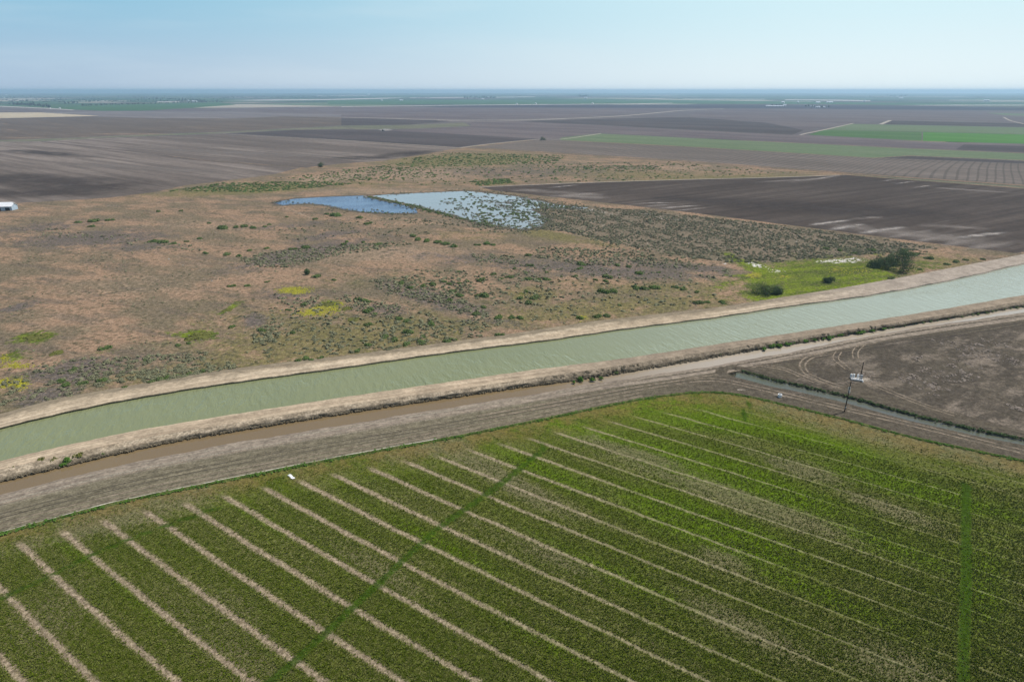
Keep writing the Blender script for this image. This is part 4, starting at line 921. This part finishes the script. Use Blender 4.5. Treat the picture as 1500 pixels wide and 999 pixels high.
# marsh scrub: thousands of small dark bushes; the largest as things
mp = []
def marsh_zone(X_, Y_):
    x, y = pix(np.array(X_), np.array(Y_))
    if x < 860: return 'touching the right end of the pale pond'
    if y < 322 + (x - 950) * .12: return 'along the edge of the big dark field'
    if x > 1150: return 'behind the bright green meadow'
    if x > 1000: return 'left of the bright green meadow'
    return 'between pond and meadow'
for (X_, Y_) in sample(MARSH, 9500):
    if math.sin(X_ * .21 + Y_ * .12 + math.sin(X_ * .05 + Y_ * .03) * 2.6) + .7 * math.sin(X_ * .11 - Y_ * .17 + 1) + random.gauss(0, .5) > -.75: mp.append((X_, Y_, random.uniform(.55, 1.3) * (1.15 if random.random() < .2 else 1)))
mp.sort(key=lambda p: -p[2] / p[1])
for (X_, Y_, r) in mp[:280]:
    plant('marsh_bush', M_MARSH, X_, Y_, r * 1.25, hs=.95, label='dull green bush in the dense marsh scrub ' + marsh_zone(X_, Y_), group='bushes of the marsh scrub right of the pond')
stuff('marsh_scrub', [(a, b, r, r * .9) for a, b, r in mp[280:]], LM_MARSH, 'dense dull green marsh scrub covering the ground right of the pond', 'scrub')
# pond bushes
POND = [(640, 296), (685, 282), (712, 284), (767, 290), (813, 300), (840, 305), (790, 306), (790, 313), (804, 322), (795, 330), (767, 335), (727, 330), (690, 322), (650, 308)]
pb = [(p[0], p[1]) for p in sample(POND, 1000)]
cnt = 0
for (X_, Y_) in pb:
    qx, qy = pix(np.array(X_), np.array(Y_)); dens = .25 + .6 * (qx > 690) * (qy > 296) + .3 * (qy > 312)
    dens += .35 * (qx > 770)
    if random.random() > dens or cnt > 298: continue
    cnt += 1; plant('pond_bush', M_SHRUB, X_, Y_, random.uniform(1.0, 2.5), z=.02, hs=.9, label='dark bush standing in the pale pond ' + ('towards its right end' if qx > 750 else 'in its lower middle' if qy > 305 else 'near its far shore'), group='bushes standing in the pond')
def alongline(pts, step, jit, rr, meshes, lab, grp, name='shrub', hs=.9):
    c = ribbon_pts(pts, 1); d = 0
    for i in range(1, len(c)):
        d += (c[i] - c[i - 1]).length
        if d >= step:
            d = 0; plant(name, meshes, c[i].x + random.gauss(0, jit), c[i].y + random.gauss(0, jit), random.uniform(*rr), hs=hs, label=lab, group=grp, z=.02)
alongline(DIV + [(660, 317), (700, 326), (730, 333)], 2.2, 1.8, (1.6, 3.2), M_SHRUB, 'green shrub in the line dividing the blue pond from the pale pond', 'shrubs dividing the two ponds')
alongline([(510, 308), (545, 312), (575, 313)], 6, 1, (1.4, 2.4), M_SHRUB, 'green shrub on the lower shore of the blue pond', 'shrubs on the lower pond shore')
alongline([(560, 321), (600, 322), (650, 328), (700, 332), (740, 337), (790, 338)], 2.6, 2.6, (1.0, 2.0), M_MARSH, 'dull bush along the lower shore of the pale pond', 'bushes on the lower shore of the pale pond', 'marsh_bush')
reeds = []
for (a, b) in sample(POND, 1500):
    qx, qy = pix(np.array(a), np.array(b))
    if math.sin(a * .16 + b * .07) + math.sin(a * .05 - b * .19) + .012 * (qx - 700) + .03 * (qy - 300) + random.gauss(0, .5) > .75: reeds.append((a, b, random.uniform(.6, 1.6)))
for pts, k_ in (([(399, 297), (447, 299), (510, 308.5), (590, 313.2), (612, 312)], 130), ([(609, 303), (636, 310), (692, 325), (728, 332), (768, 337), (796, 332), (805, 323), (796, 314)], 420), ([(539, 288), (580, 297), (609, 304), (634, 311)], 160), ([(560, 285), (685, 280), (767, 289), (860, 304)], 240)):
    c_ = ribbon_pts(pts, 1)
    for _ in range(k_): q = random.choice(c_); reeds.append((q.x + random.gauss(0, 4), q.y + random.gauss(0, 5), random.uniform(.6, 1.7)))
stuff('pond_reeds', [(a, b, r, r * .7) for a, b, r in reeds], LM_MARSH, 'dull green reeds fringing the pond and standing in its shallow right end', 'reeds', z=.03)
for k_ in range(16):
    x_, y_ = random.uniform(700, 800), random.uniform(290, 325); x_ = max(x_, 640 + (y_ - 285) * 2.6)
    ribbon('mud_bar', [(x_ - 9, y_), (x_, y_ + random.uniform(-.6, .6)), (x_ + 10, y_ + .5)], random.uniform(4, 9), mud, .08 + k_ * .001, jitter=.4, endfade=True)
# sage / grey brush bands
bands = [([(350, 378), (420, 366), (500, 360), (590, 354), (602, 358), (500, 374), (420, 392), (390, 393), (350, 385)], 620), ([(540, 410), (600, 405), (680, 436), (722, 466), (700, 472), (640, 446), (560, 428)], 380),
 ([(785, 360), (850, 364), (960, 376), (1025, 388), (1020, 395), (950, 391), (850, 389), (785, 378)], 560), ([(545, 320), (600, 320), (700, 325), (790, 335), (760, 344), (650, 334)], 160), ([(375, 478), (412, 478), (405, 502), (368, 502)], 90),
 ([(160, 525), (300, 515), (330, 540), (250, 558), (150, 562), (110, 548)], 230), ([(200, 550), (340, 530), (345, 540), (215, 566)], 90), ([(500, 430), (580, 450), (590, 470), (520, 460)], 80), ([(690, 372), (760, 376), (760, 388), (700, 384)], 90), ([(650, 405), (700, 415), (690, 430), (640, 425)], 60),
 ([(1190, 352), (1370, 368), (1330, 380), (1200, 366)], 200), ([(1090, 300), (1090, 300), (1091, 301)], 0), ([(1010, 400), (1060, 395), (1080, 405), (1030, 410)], 20),
 ([(600, 395), (760, 400), (830, 430), (760, 452), (640, 442)], 260), ([(400, 430), (560, 440), (700, 480), (560, 518), (380, 520)], 420), ([(740, 385), (1000, 400), (1060, 440), (780, 472)], 300), ([(560, 470), (740, 470), (720, 492), (560, 512)], 160), ([(0, 540), (160, 520), (160, 570), (0, 600)], 120), ([(60, 330), (300, 360), (300, 372), (60, 345)], 120), ([(400, 335), (560, 322), (640, 345), (420, 352)], 120), ([(840, 335), (1000, 372), (1060, 392), (900, 375)], 260)]
sp = []
for poly, n in bands:
    if n:
        for (a, b) in sample(poly, n): sp.append((a, b, random.uniform(.6, 1.7)))
for (a, b) in sample([(60, 315), (400, 300), (640, 330), (800, 350), (1040, 400), (1080, 440), (780, 480), (500, 515), (120, 575), (0, 590), (0, 330)], 3200):
    if hash2(a, b) + random.gauss(0, .3) > .1: sp.append((a, b, random.uniform(.3, .95)))
sp.sort(key=lambda p: -p[2] / p[1])
for (a, b, r) in sp[:260]: 
    qx, qy = pix(np.array(a), np.array(b))
    plant('sagebrush', M_SAGE, a, b, r * 1.2, hs=.9, label=f'small grey green sagebrush {zone(float(qx), float(qy))}', group='grey sagebrush scattered over the scrubland')
stuff('sagebrush_cover', [(a, b, r, r * .8) for a, b, r in sp[260:]], LM_GREY, 'grey green sagebrush cover in bands across the scrubland', 'scrub')
# north scrub
ns = []
for poly, n in [([(240, 281), (330, 268), (480, 266), (520, 270), (380, 282)], 420), ([(590, 234), (660, 224), (830, 228), (815, 240), (640, 244)], 600), ([(690, 266), (745, 262), (752, 268), (700, 273)], 110), ([(560, 240), (1000, 238), (1180, 254), (1000, 262), (700, 272), (500, 270)], 420), ([(800, 243), (960, 243), (960, 249), (820, 250)], 110), ([(400, 262), (620, 235), (640, 260), (500, 268)], 300)]:
    for (a, b) in sample(poly, int(n * 1.8)): ns.append((a, b, random.uniform(.9, 2.8)))
ns.sort(key=lambda p: -p[2] / p[1])
for (a, b, r) in ns[:150]: plant('scrub_bush', M_SHRUB, a, b, r, hs=.9, label='small dark shrub on the scrub patch behind the pond', group='shrubs on the scrub patch behind the pond')
stuff('north_scrub', [(a, b, r, r * .6) for a, b, r in ns[150:]], LM_SAGE if False else LM_GREEN, 'green scrub cover on the rough patch behind the pond', 'scrub')
# dry brush on fallow
fp = sample([(1265, 520), (1330, 500), (1440, 492), (1500, 500), (1500, 545), (1420, 560), (1340, 560), (1400, 590), (1330, 575), (1290, 550)], 900)
fp = [(a, b, random.uniform(.3, .9)) for a, b in fp if hash2(a * 2.2, b * 2.2) > .35]
fp += [(P(x, y)[0] + random.gauss(0, 1.6), P(x, y)[1] + random.gauss(0, 1.2), random.uniform(.5, 1.1)) for x, y in [(1333, 552), (1345, 555), (1395, 536), (1410, 545), (1420, 550), (1485, 595), (1495, 600), (1360, 565), (1375, 570), (1340, 525), (1410, 520), (1430, 505), (1270, 548)] for _ in range(9)]
stuff('dry_brush', [(a, b, r, r * .5) for a, b, r in fp], LM_DEAD, 'pale dry brush lying in clumps on the dark fallow ground at right', 'dry brush')
# side ditch bank plants
bp = []
for (xa, ya), (xb, yb) in zip(side_top[:-1], side_top[1:]):
    n = int((xb - xa) * 1.1)
    for k in range(n):
        t = random.random(); X_, Y_, _ = P(xa + (xb - xa) * t, ya + (yb - ya) * t - .5); bp.append((X_ + random.gauss(0, .4), Y_ + random.gauss(0, .4), random.uniform(.25, .7)))
stuff('ditch_weeds', [(a, b, r, r * 1.2) for a, b, r in bp], LM_DARK, 'dark weeds hanging over the far edge of the narrow side ditch', 'weeds', z=-.15)
bp = []
for k in range(900):
    x = random.uniform(-80, 1560); X_, Y_, _ = P(x, float(L8(x)) + .5, .3); bp.append((X_ + random.gauss(0, .5), Y_ + random.gauss(0, .5), random.uniform(.2, .5)))
stuff('berm_weeds', [(a, b, r, r * .9) for a, b, r in bp], LM_VIVID, 'green weeds growing along the low berm that edges the crop field', 'weeds', z=.3)
bp = []
for k in range(1500):
    x = random.uniform(-60, 1100); t = random.uniform(.55, 1.0); y = float(L5(x) + (L6(x) - L5(x)) * t); zz = 1.3 - 1.9 * t
    X_, Y_, _ = P(x, y, zz); bp.append((X_, Y_, random.uniform(.25, .7)))
V_ = []; F_ = []
for (X_, Y_, r) in bp:
    pass
stuff('bank_brush', [(a, b, r, r * .9) for a, b, r in bp], LM_PURP, 'dry grey brush along the ditch water edge below the levee road', 'dry brush', z=-.45)
# yellow flowers
yf = []
for (x, y, rx, ry, n) in [(430, 426, 26, 5, 260), (462, 458, 30, 6, 260), (490, 452, 8, 5, 80), (30, 563, 9, 8, 150), (6, 562, 8, 6, 80), (25, 536, 22, 5, 110), (8, 526, 8, 6, 40), (1105, 402, 12, 4, 40), (1250, 398, 40, 5, 80), (850, 466, 10, 3, 30)]:
    for _ in range(n):
        X_, Y_, _z = P(x + random.gauss(0, rx * .5), y + random.gauss(0, ry * .5)); yf.append((X_, Y_, random.uniform(.25, .7)))
stuff('yellow_flowers', [(a, b, r, r * .35) for a, b, r in yf], LM_YEL, 'yellow flowering weeds in patches on the scrubland', 'flowers')

# ------------------------------------------------------------------ far trees and farm buildings
def far_tree_mesh(seed):
    r = random.Random(seed); mb = MB(); mb.tube((0, 0, 0), (0, 0, 4), .5, .3, 5, m=1)
    v, f_ = foliage(seed, 60, 1.0, 5, .4); mb.add([(p[0] * 5.5, p[1] * 5.5, 3 + p[2] * 7.5) for p in v], f_, 0)
    return mb.mesh('tree', [LM_FAR, BARK])
FT = [far_tree_mesh(500 + i) for i in range(5)]
def ftree(x, y, sc, lab, grp):
    X_, Y_, _ = P(x, y); o = link('tree', random.choice(FT), loc=(X_, Y_, .1)); o.scale = (sc * random.uniform(.8, 1.3), sc * random.uniform(.8, 1.3), sc * random.uniform(.8, 1.2)); o.rotation_euler = (0, 0, random.uniform(0, 6)); tag(o, lab, 'tree', grp)
def trow(xa, ya, xb, yb, n, sc, lab, grp, j=.4, jx=3):
    lab0 = lab
    for k in range(n):
        t = (k + random.uniform(-.5, .5)) / max(1, n - 1); lab = lab0 or ('dark tree in the %s of the grove behind the cream field at far left' % ('left half' if t < .5 else 'right half')); ftree(xa + (xb - xa) * t + random.gauss(0, jx * .3), ya + (yb - ya) * t + random.gauss(0, j), sc, lab, grp)
trow(16, 153.5, 72, 157, 44, 1.3, None, 'trees of the grove behind the cream field', 1.1)
trow(96, 153, 112, 151.5, 6, 1.3, 'tree right of the far left grove', 'trees between grove and tree row')
trow(120, 155.5, 325, 150.2, 62, 1.0, 'tree in the long row along the far green field at left', 'trees in the row along the far green field', .25)
trow(205, 144, 300, 149.5, 44, 1.6, 'far hazy tree round the white farm sheds at left', 'trees round the far sheds at left', 1.3)
trow(330, 143.5, 500, 143, 50, 1.7, 'far hazy tree beyond the pale strips left of centre', 'far trees left of centre', .8)
trow(612, 144.5, 625, 144.5, 5, 1.4, 'far tree at the middle of the pale horizon strips', 'far trees at the pale strips')
trow(680, 143.5, 725, 144, 28, 1.9, 'far tree round the white farmstead in the centre', 'trees round the central farmstead', .9)
trow(848, 142.5, 862, 142.5, 12, 2.6, 'far tall tree behind the white barn right of centre', 'trees behind the white barn', .6)
trow(1130, 156, 1150, 155.3, 12, 1.1, 'tree by the long white sheds at right', 'trees by the long sheds', .2)
trow(1180, 157, 1215, 158, 12, 1.1, 'tree by the small white farm buildings at right', 'trees by the small farm buildings', .3)
trow(1300, 141.5, 1330, 141.5, 10, 2.2, 'very far tree near the horizon at right', 'trees near the right horizon', .5)
fs = []
for k in range(3200):
    x = random.uniform(-120, 560) if k < 2400 else random.uniform(560, 1560); y = random.uniform(138.2, 150) if x < 330 else random.uniform(138.2, 143.5)
    if math.sin(x * .05 + y * 3) + math.sin(x * .021 - y * 5.) > .2 or random.random() < .15:
        X_, Y_, _ = P(x + random.gauss(0, 3), y); fs.append((X_, Y_, random.uniform(8, 16)))
stuff('far_woods', [(a, b, r, r * .9) for a, b, r in fs], LM_FAR, 'hazy tree lines and orchards strewn over the plain below the horizon', 'woods')

WHITE = G('white_metal'); WHITE = WHITE.done(speckle(WHITE, (.80, .80, .78), (.5,), .06), rough=.5, spec=.4)
ROOFW = G('white_roof_metal'); ROOFW = ROOFW.done(speckle(ROOFW, (.72, .74, .76), (.4,), .06), rough=.4)
BLUEW = G('pale_blue_metal'); BLUEW = BLUEW.done(speckle(BLUEW, (.42, .52, .60), (.4,), .06), rough=.5)
GREYM = G('grey_metal'); GREYM = GREYM.done(speckle(GREYM, (.35, .36, .36), (2,), .1), rough=.45, spec=.4)
DARKM = G('dark_opening'); DARKM = DARKM.done((.03, .03, .035), rough=.8)
CONC = G('concrete'); CONC = CONC.done(speckle(CONC, (.48, .46, .42), (1.5, 6), .12))
WOOD = G('pole_wood'); WOOD = WOOD.done(WOOD.mix(WOOD.noise(4, 4, .7, WOOD.mapping(scale=(6, 6, .5))), (.05, .038, .028), (.10, .075, .055)))
RUBBER = G('black_rubber'); RUBBER = RUBBER.done((.02, .02, .02), rough=.8)
def shed(x, y, wpx, d, h, label, cat='shed', rz=R(-36), wall=WHITE, roof=ROOFW, group=None, ridge=.25, ndoor=2, wm=None):
    X_, Y_, _ = P(x, y); w_ = wm or wpx * depth_of(X_, Y_) / F
    root = empty('shed', (X_, Y_, .1), rz); tag(root, label, cat, group)
    b = MB(); b.box((0, 0, h / 2), (w_, d, h)); rh = d * ridge
    b.add([(-w_ / 2, -d / 2, h), (-w_ / 2, d / 2, h), (-w_ / 2, 0, h + rh * .94)], [(0, 1, 2)]); b.add([(w_ / 2, -d / 2, h), (w_ / 2, d / 2, h), (w_ / 2, 0, h + rh * .94)], [(0, 2, 1)]); b.obj('wall', wall, root)
    r = MB(); o_ = .4
    for s in (-1, 1):
        v = [(-w_ / 2 - o_, s * (d / 2 + o_), h - .1), (w_ / 2 + o_, s * (d / 2 + o_), h - .1), (w_ / 2 + o_, 0, h + rh), (-w_ / 2 - o_, 0, h + rh)]
        v += [(p[0], p[1], p[2] + .15) for p in v]; r.add(v, [(3, 2, 1, 0), (4, 5, 6, 7), (0, 1, 5, 4), (1, 2, 6, 5), (2, 3, 7, 6), (3, 0, 4, 7)])
    r.obj('roof', roof, root)
    for k in range(ndoor):
        q = MB(); q.box((-w_ / 2 + w_ * (k + .5) / ndoor, -d / 2 - .03, h * .36), (min(4, w_ / ndoor * .5), .12, h * .72)); q.obj('door', DARKM, root)
    return root
shed(3, 308, 0, 9, 3.6, 'long pale shed with blue white roof at the left edge of the scrubland', wall=BLUEW, roof=ROOFW, rz=R(8), wm=22, ndoor=3)
shed(8, 303.3, 0, 6, 2.6, 'small white shed behind the long pale shed at the left edge', rz=R(8), wm=14, ndoor=1)
shed(88, 159.5, 2.2, 8, 5, 'small white shed at the end of the pale road at far left')
shed(74, 159.4, 1.5, 6, 4, 'tiny white shed left of the small shed at far left')
shed(276, 149.5, 3, 14, 12, 'tall white farm building among trees at left')
shed(285, 149.8, 12, 16, 8, 'long white barn right of the tall white farm building')
shed(9, 140, 4, 30, 14, 'far white building near the horizon at far left'); shed(6, 143.7, 3, 20, 10, 'white barn on the far left plain')
shed(540, 139.5, 4, 30, 22, 'bright white building just below the horizon left of centre')
shed(588, 147.8, 5.5, 18, 7, 'white barn alone on the far green band left of centre')
shed(559, 147.8, 3, 14, 6, 'small white barn left of the lone white barn')
shed(695, 144.2, 5, 20, 10, 'left white barn of the central farmstead'); shed(707, 146.2, 4, 20, 9, 'front white barn of the central farmstead'); shed(715, 143.9, 3.5, 18, 9, 'right white barn of the central farmstead')
shed(858, 144.9, 4.5, 22, 12, 'white barn below tall trees right of centre')
shed(757, 153.2, 2, 10, 5, 'small white shed on the far farm road left of the white truck'); shed(785, 153, 2.6, 10, 6, 'white shed on the far farm road right of centre'); shed(868, 152.6, 2.6, 10, 6, 'white shed on the far farm road below the barn with tall trees')
shed(1135, 156.3, 26, 12, 4, 'long low white shed row at the right', ndoor=6, rz=R(-3)); shed(1149, 155.8, 4, 14, 9, 'tall white barn at the right end of the long low shed')
shed(1198, 158.2, 6, 12, 6, 'white farm house at the right of the long shed'); shed(1190, 157, 4, 10, 5, 'small white shed beside the farm house at right'); shed(1207, 158.2, 3, 10, 6, 'white shed right of the white farm house')
shed(1215, 151, 9, 20, 6, 'far white greenhouse behind the farm house', rz=R(-4)); shed(1198, 151.3, 6, 20, 6, 'left far greenhouse behind the farm house', rz=R(-4)); shed(1169, 151, 2, 20, 9, 'far white shed left of the greenhouses')
shed(1147, 151.4, 4, 20, 8, 'white shed below the far tree at right'); shed(1445, 148.4, 7, 20, 8, 'pale building on the far right plain'); shed(1320, 144.6, 5, 22, 9, 'pale shed below the far trees at right'); shed(1266, 149.3, 3, 16, 9, 'white shed at the right end of the long pale strip')
# vehicles
def truck(x, y, label, rz, mat=WHITE, sc=1.):
    X_, Y_, _ = P(x, y); root = empty('parked_truck', (X_, Y_, .12), rz); tag(root, label, 'truck'); root.scale = (sc,) * 3
    b = MB(); b.box((-.9, 0, .85), (2.4, 1.9, .6)); b.box((1.9, 0, .9), (1.3, 1.85, .62)); b.box((.75, 0, .95), (1.2, 1.9, .8)); b.box((.7, 0, 1.6), (1.5, 1.7, .6), taper=.8); b.obj('body', mat, root)
    w_ = MB(); w_.box((.7, 0, 1.58), (1.53, 1.72, .34), taper=.9); w_.obj('window', DARKM, root)
    for sx in (-1.3, 1.7):
        for sy in (-.9, .9):
            t = MB(); t.tube((sx, sy - .12, .4), (sx, sy + .12, .4), .4, n=12); t.obj('wheel', RUBBER, root)
truck(440, 158.5, 'white truck raising a little dust on the far farm road left of centre', R(10), sc=2.2)
# tractor with a dust cloud
X_, Y_, _ = P(561, 192.6); tr = empty('tractor', (X_, Y_, .1), R(-30)); tag(tr, 'dark tractor working in the ploughed field with dust behind it', 'tractor'); tr.scale = (1.5,) * 3
b = MB(); b.box((1.3, 0, 1.3), (2.2, .9, .8)); b.box((-.4, 0, 1.2), (1.6, 1.2, .7)); b.tube((1.6, .25, 1.7), (1.6, .25, 2.6), .07); b.obj('body', GREYM, tr)
b = MB(); b.box((-.4, 0, 2.2), (1.5, 1.3, 1.3), taper=.88); b.obj('cab', DARKM, tr)
for sx, r in ((-.6, .95), (1.8, .6)):
    for sy in (-.95, .95): t = MB(); t.tube((sx, sy - .22, r), (sx, sy + .22, r), r, n=16); t.obj('wheel', RUBBER, tr)
b = MB(); b.box((-2.8, 0, .6), (1.4, 5, .25)); b.box((-1.7, 0, .7), (1.6, .15, .15)); 
for k in range(7): b.tube((-2.9, -2.2 + k * .73, .6), (-3.0, -2.2 + k * .73, .05), .06, n=6)
b.obj('plough', GREYM, tr)
g = G('dust'); vol = g.n('ShaderNodeVolumePrincipled'); vol.inputs['Color'].default_value = (.85, .8, .75, 1)
oc = g.n('ShaderNodeTexCoord').outputs['Generated']
sub = g.n('ShaderNodeVectorMath', operation='SUBTRACT'); g.set(sub.inputs[0], oc); sub.inputs[1].default_value = (.5, .5, .3)
ln_ = g.n('ShaderNodeVectorMath', operation='LENGTH'); g.set(ln_.inputs[0], sub.outputs[0])
dn = g.math('MULTIPLY', g.step(ln_.outputs['Value'], .5, .1), g.step(g.noise(.12, 4, .6), .35, .65)); g.set(vol.inputs['Density'], g.math('MULTIPLY', dn, .10))
g.t.links.new(vol.outputs[0], g.out.inputs['Volume'])
bm = bmesh.new(); bmesh.ops.create_icosphere(bm, subdivisions=3, radius=1); me = bpy.data.meshes.new('dust_cloud'); bm.to_mesh(me); bm.free(); me.materials.append(g.m)
o = link('dust_cloud', me, loc=(X_ + 6, Y_ + 6, 5)); o.scale = (24, 12, 4.6); tag(o, 'pale dust cloud behind the dark tractor', 'dust', kind='stuff')

# ------------------------------------------------------------------ poles, pump, standpipe, litter
def pole(x, y, h, label, arm=True):
    X_, Y_, _ = P(x, y); root = empty('utility_pole', (X_, Y_, 0), R(-25)); tag(root, label, 'pole')
    b = MB(); b.tube((0, 0, -.2), (0, 0, h), .19, .13, 12); b.obj('pole_shaft', WOOD, root)
    if arm:
        a = MB(); a.box((0, .18, h - .55), (2.4, .12, .14)); a.box((0, .18, h - 1.9), (1.7, .1, .12)); ao = a.obj('crossarm', WOOD, root)
        for k in (-1.05, -.4, .4, 1.05):
            i = MB(); i.tube((k, .18, h - .48), (k, .18, h - .36), .06, .09, 8); i.tube((k, .18, h - .36), (k, .18, h - .22), .09, .04, 8); i.obj('insulator', GREYM, root)
        for (zz, yy, xx) in ((h - 2.6, .42, .0), (h - 3.9, .40, .1)):
            t = MB(); t.tube((xx, yy, zz - .5), (xx, yy, zz + .5), .28, n=14); t.tube((xx, yy, zz + .5), (xx, yy, zz + .6), .28, .12, 14); t.tube((xx, yy, zz + .55), (xx, yy, zz + .8), .05, n=6)
            t.obj('transformer', WHITE, root)
        m = MB(); m.box((.05, -.25, 1.7), (.35, .2, .6)); m.obj('meter_box', GREYM, root)
    else:
        a = MB(); a.box((0, .12, h - .4), (.5, .1, .1)); a.obj('bracket', WOOD, root)
    return root
pole(1237, 603, 11.2, 'tall dark wooden utility pole with crossarm and white transformers beside the side ditch')
pole(1261, 549, 5.2, 'short thin wooden pole rising behind the white pump station', arm=False)
# pump station
X_, Y_, _ = P(1255, 556); pr = empty('pump_station', (X_, Y_, 0), R(-20)); tag(pr, 'white pump station with pipes on a concrete pad between the ditches', 'pump')
b = MB(); b.box((0, 0, .12), (4.2, 2.6, .3)); b.obj('pad', CONC, pr)
for k, xx in enumerate((-1.2, .2)):
    b = MB(); b.tube((xx, .1, .27), (xx, .1, 1.0), .32, n=14); b.tube((xx, .1, 1.0), (xx, .1, 2.0), .38, n=14); b.tube((xx, .1, 2.0), (xx, .1, 2.2), .3, .1, 14); b.obj('pump_motor', WHITE, pr)
b = MB(); b.tube((-1.2, -.2, .6), (-1.2, -1.5, .6), .17, n=10); b.tube((.2, -.2, .6), (.2, -1.5, .6), .17, n=10); b.tube((-2.1, -1.45, .62), (1.4, -1.45, .62), .24, n=12); b.tube((1.4, -1.45, .62), (1.9, -1.45, -.1), .24, n=12); b.obj('pipe', WHITE, pr)
b = MB(); b.box((1.4, .5, 1.1), (.9, .5, 1.6)); b.box((1.4, .24, 1.2), (.7, .04, 1.1), m=0); b.obj('control_cabinet', GREYM, pr)
b = MB(); b.tube((-1.9, .9, .27), (-1.9, .9, 1.5), .4, n=14); b.tube((-1.9, .9, 1.5), (-1.9, .9, 1.7), .4, .15, 14); b.obj('tank', WHITE, pr)
b = MB()
for xx in (-2.0, -.6, .8, 2.0): b.tube((xx, -1.25, .27), (xx, -1.25, 1.2), .035, n=6)
b.tube((-2.0, -1.25, 1.2), (2.0, -1.25, 1.2), .035, n=6); b.obj('railing', GREYM, pr)
X_, Y_, _ = P(1263, 553)
bm_ = soft_mat('pale_spoil', (.36, .31, .25), .9, .3, hard=.1); ribbon('spoil_patch', [(1259, 556), (1266, 556), (1273, 555)], 5, bm_, .045); ribbon('spoil_patch', [(1264, 544), (1272, 544.6), (1280, 546)], 1.4, bm_, .045)
ribbon('spoil_patch', [(1080, 571), (1086, 571), (1092, 571.5)], 1.5, bm_, .045); ribbon('spoil_patch', [(1132, 577.5), (1142, 579.5), (1151, 581)], 1.0, bm_, .045)
# standpipe
X_, Y_, _ = P(1142, 581.5); sp_ = empty('concrete_standpipe', (X_, Y_, 0)); tag(sp_, 'white round concrete standpipe standing open on the dirt by the side ditch', 'standpipe')
n = 28; v = []; f = []
for (r, zz) in ((.66, -.1), (.66, 1.0), (.70, 1.0), (.70, 1.12), (.48, 1.12), (.48, .1)):
    for i in range(n): a = 2 * math.pi * i / n; v.append((r * math.cos(a), r * math.sin(a), zz))
for j in range(5):
    for i in range(n): f.append((j * n + i, j * n + (i + 1) % n, (j + 1) * n + (i + 1) % n, (j + 1) * n + i))
link('pipe_ring', mesh_np('pipe_ring', v, f, WHITE), sp_)
b = MB(); b.tube((0, 0, .08), (0, 0, .3), .47, n=20); b.obj('inner_floor', DARKM, sp_)
# white sheet crumpled at the field edge
X_, Y_, _ = P(427, 699); v = []; f = []; r_ = random.Random(3); NX, NY = 14, 5
for j in range(NY):
    for i in range(NX): v.append((i * .21 - 1.4, (j - 2) * .2 + math.sin(i * .5) * .12, .12 + r_.uniform(0, .22)))
for j in range(NY - 1):
    for i in range(NX - 1): f.append((j * NX + i, j * NX + i + 1, (j + 1) * NX + i + 1, (j + 1) * NX + i))
o = link('plastic_sheet', mesh_np('plastic_sheet', v, f, WHITE), loc=(X_, Y_, .02)); o.rotation_euler = (0, 0, R(-40)); tag(o, 'crumpled white plastic sheet lying at the near edge of the crop field', 'sheet')
o.modifiers.new('thick', 'SOLIDIFY').thickness = .02
# small white litter on the scrubland
for (x, y, s_) in [(247, 380, .9), (310, 412, .7), (268, 389, .6)]:
    X_, Y_, _ = P(x, y); b = MB(); b.box((0, 0, .2), (s_, s_ * .7, .4), rz=.3, taper=.7); b.box((s_ * .6, .2, .12), (s_ * .5, s_ * .4, .24), rz=.9, taper=.6)
    o = b.obj('pale_rock', CONC, loc=(X_, Y_, 0)); tag(o, 'small pale rock pile on the dry ground below the grey brush at left', 'rocks', 'pale rock piles on the scrubland')

# ------------------------------------------------------------------ haze
g = G('haze'); vol = g.n('ShaderNodeVolumePrincipled'); vol.inputs['Color'].default_value = (.54, .78, 1.0, 1); vol.inputs['Density'].default_value = HAZE_DENSITY; vol.inputs['Anisotropy'].default_value = .3
g.t.links.new(vol.outputs[0], g.out.inputs['Volume'])
b = MB(); b.box((0, 0, 60), (70000, 70000, 132)); o = b.obj('haze', g.m); tag(o, 'thin blue haze over the plain', 'haze', kind='stuff')
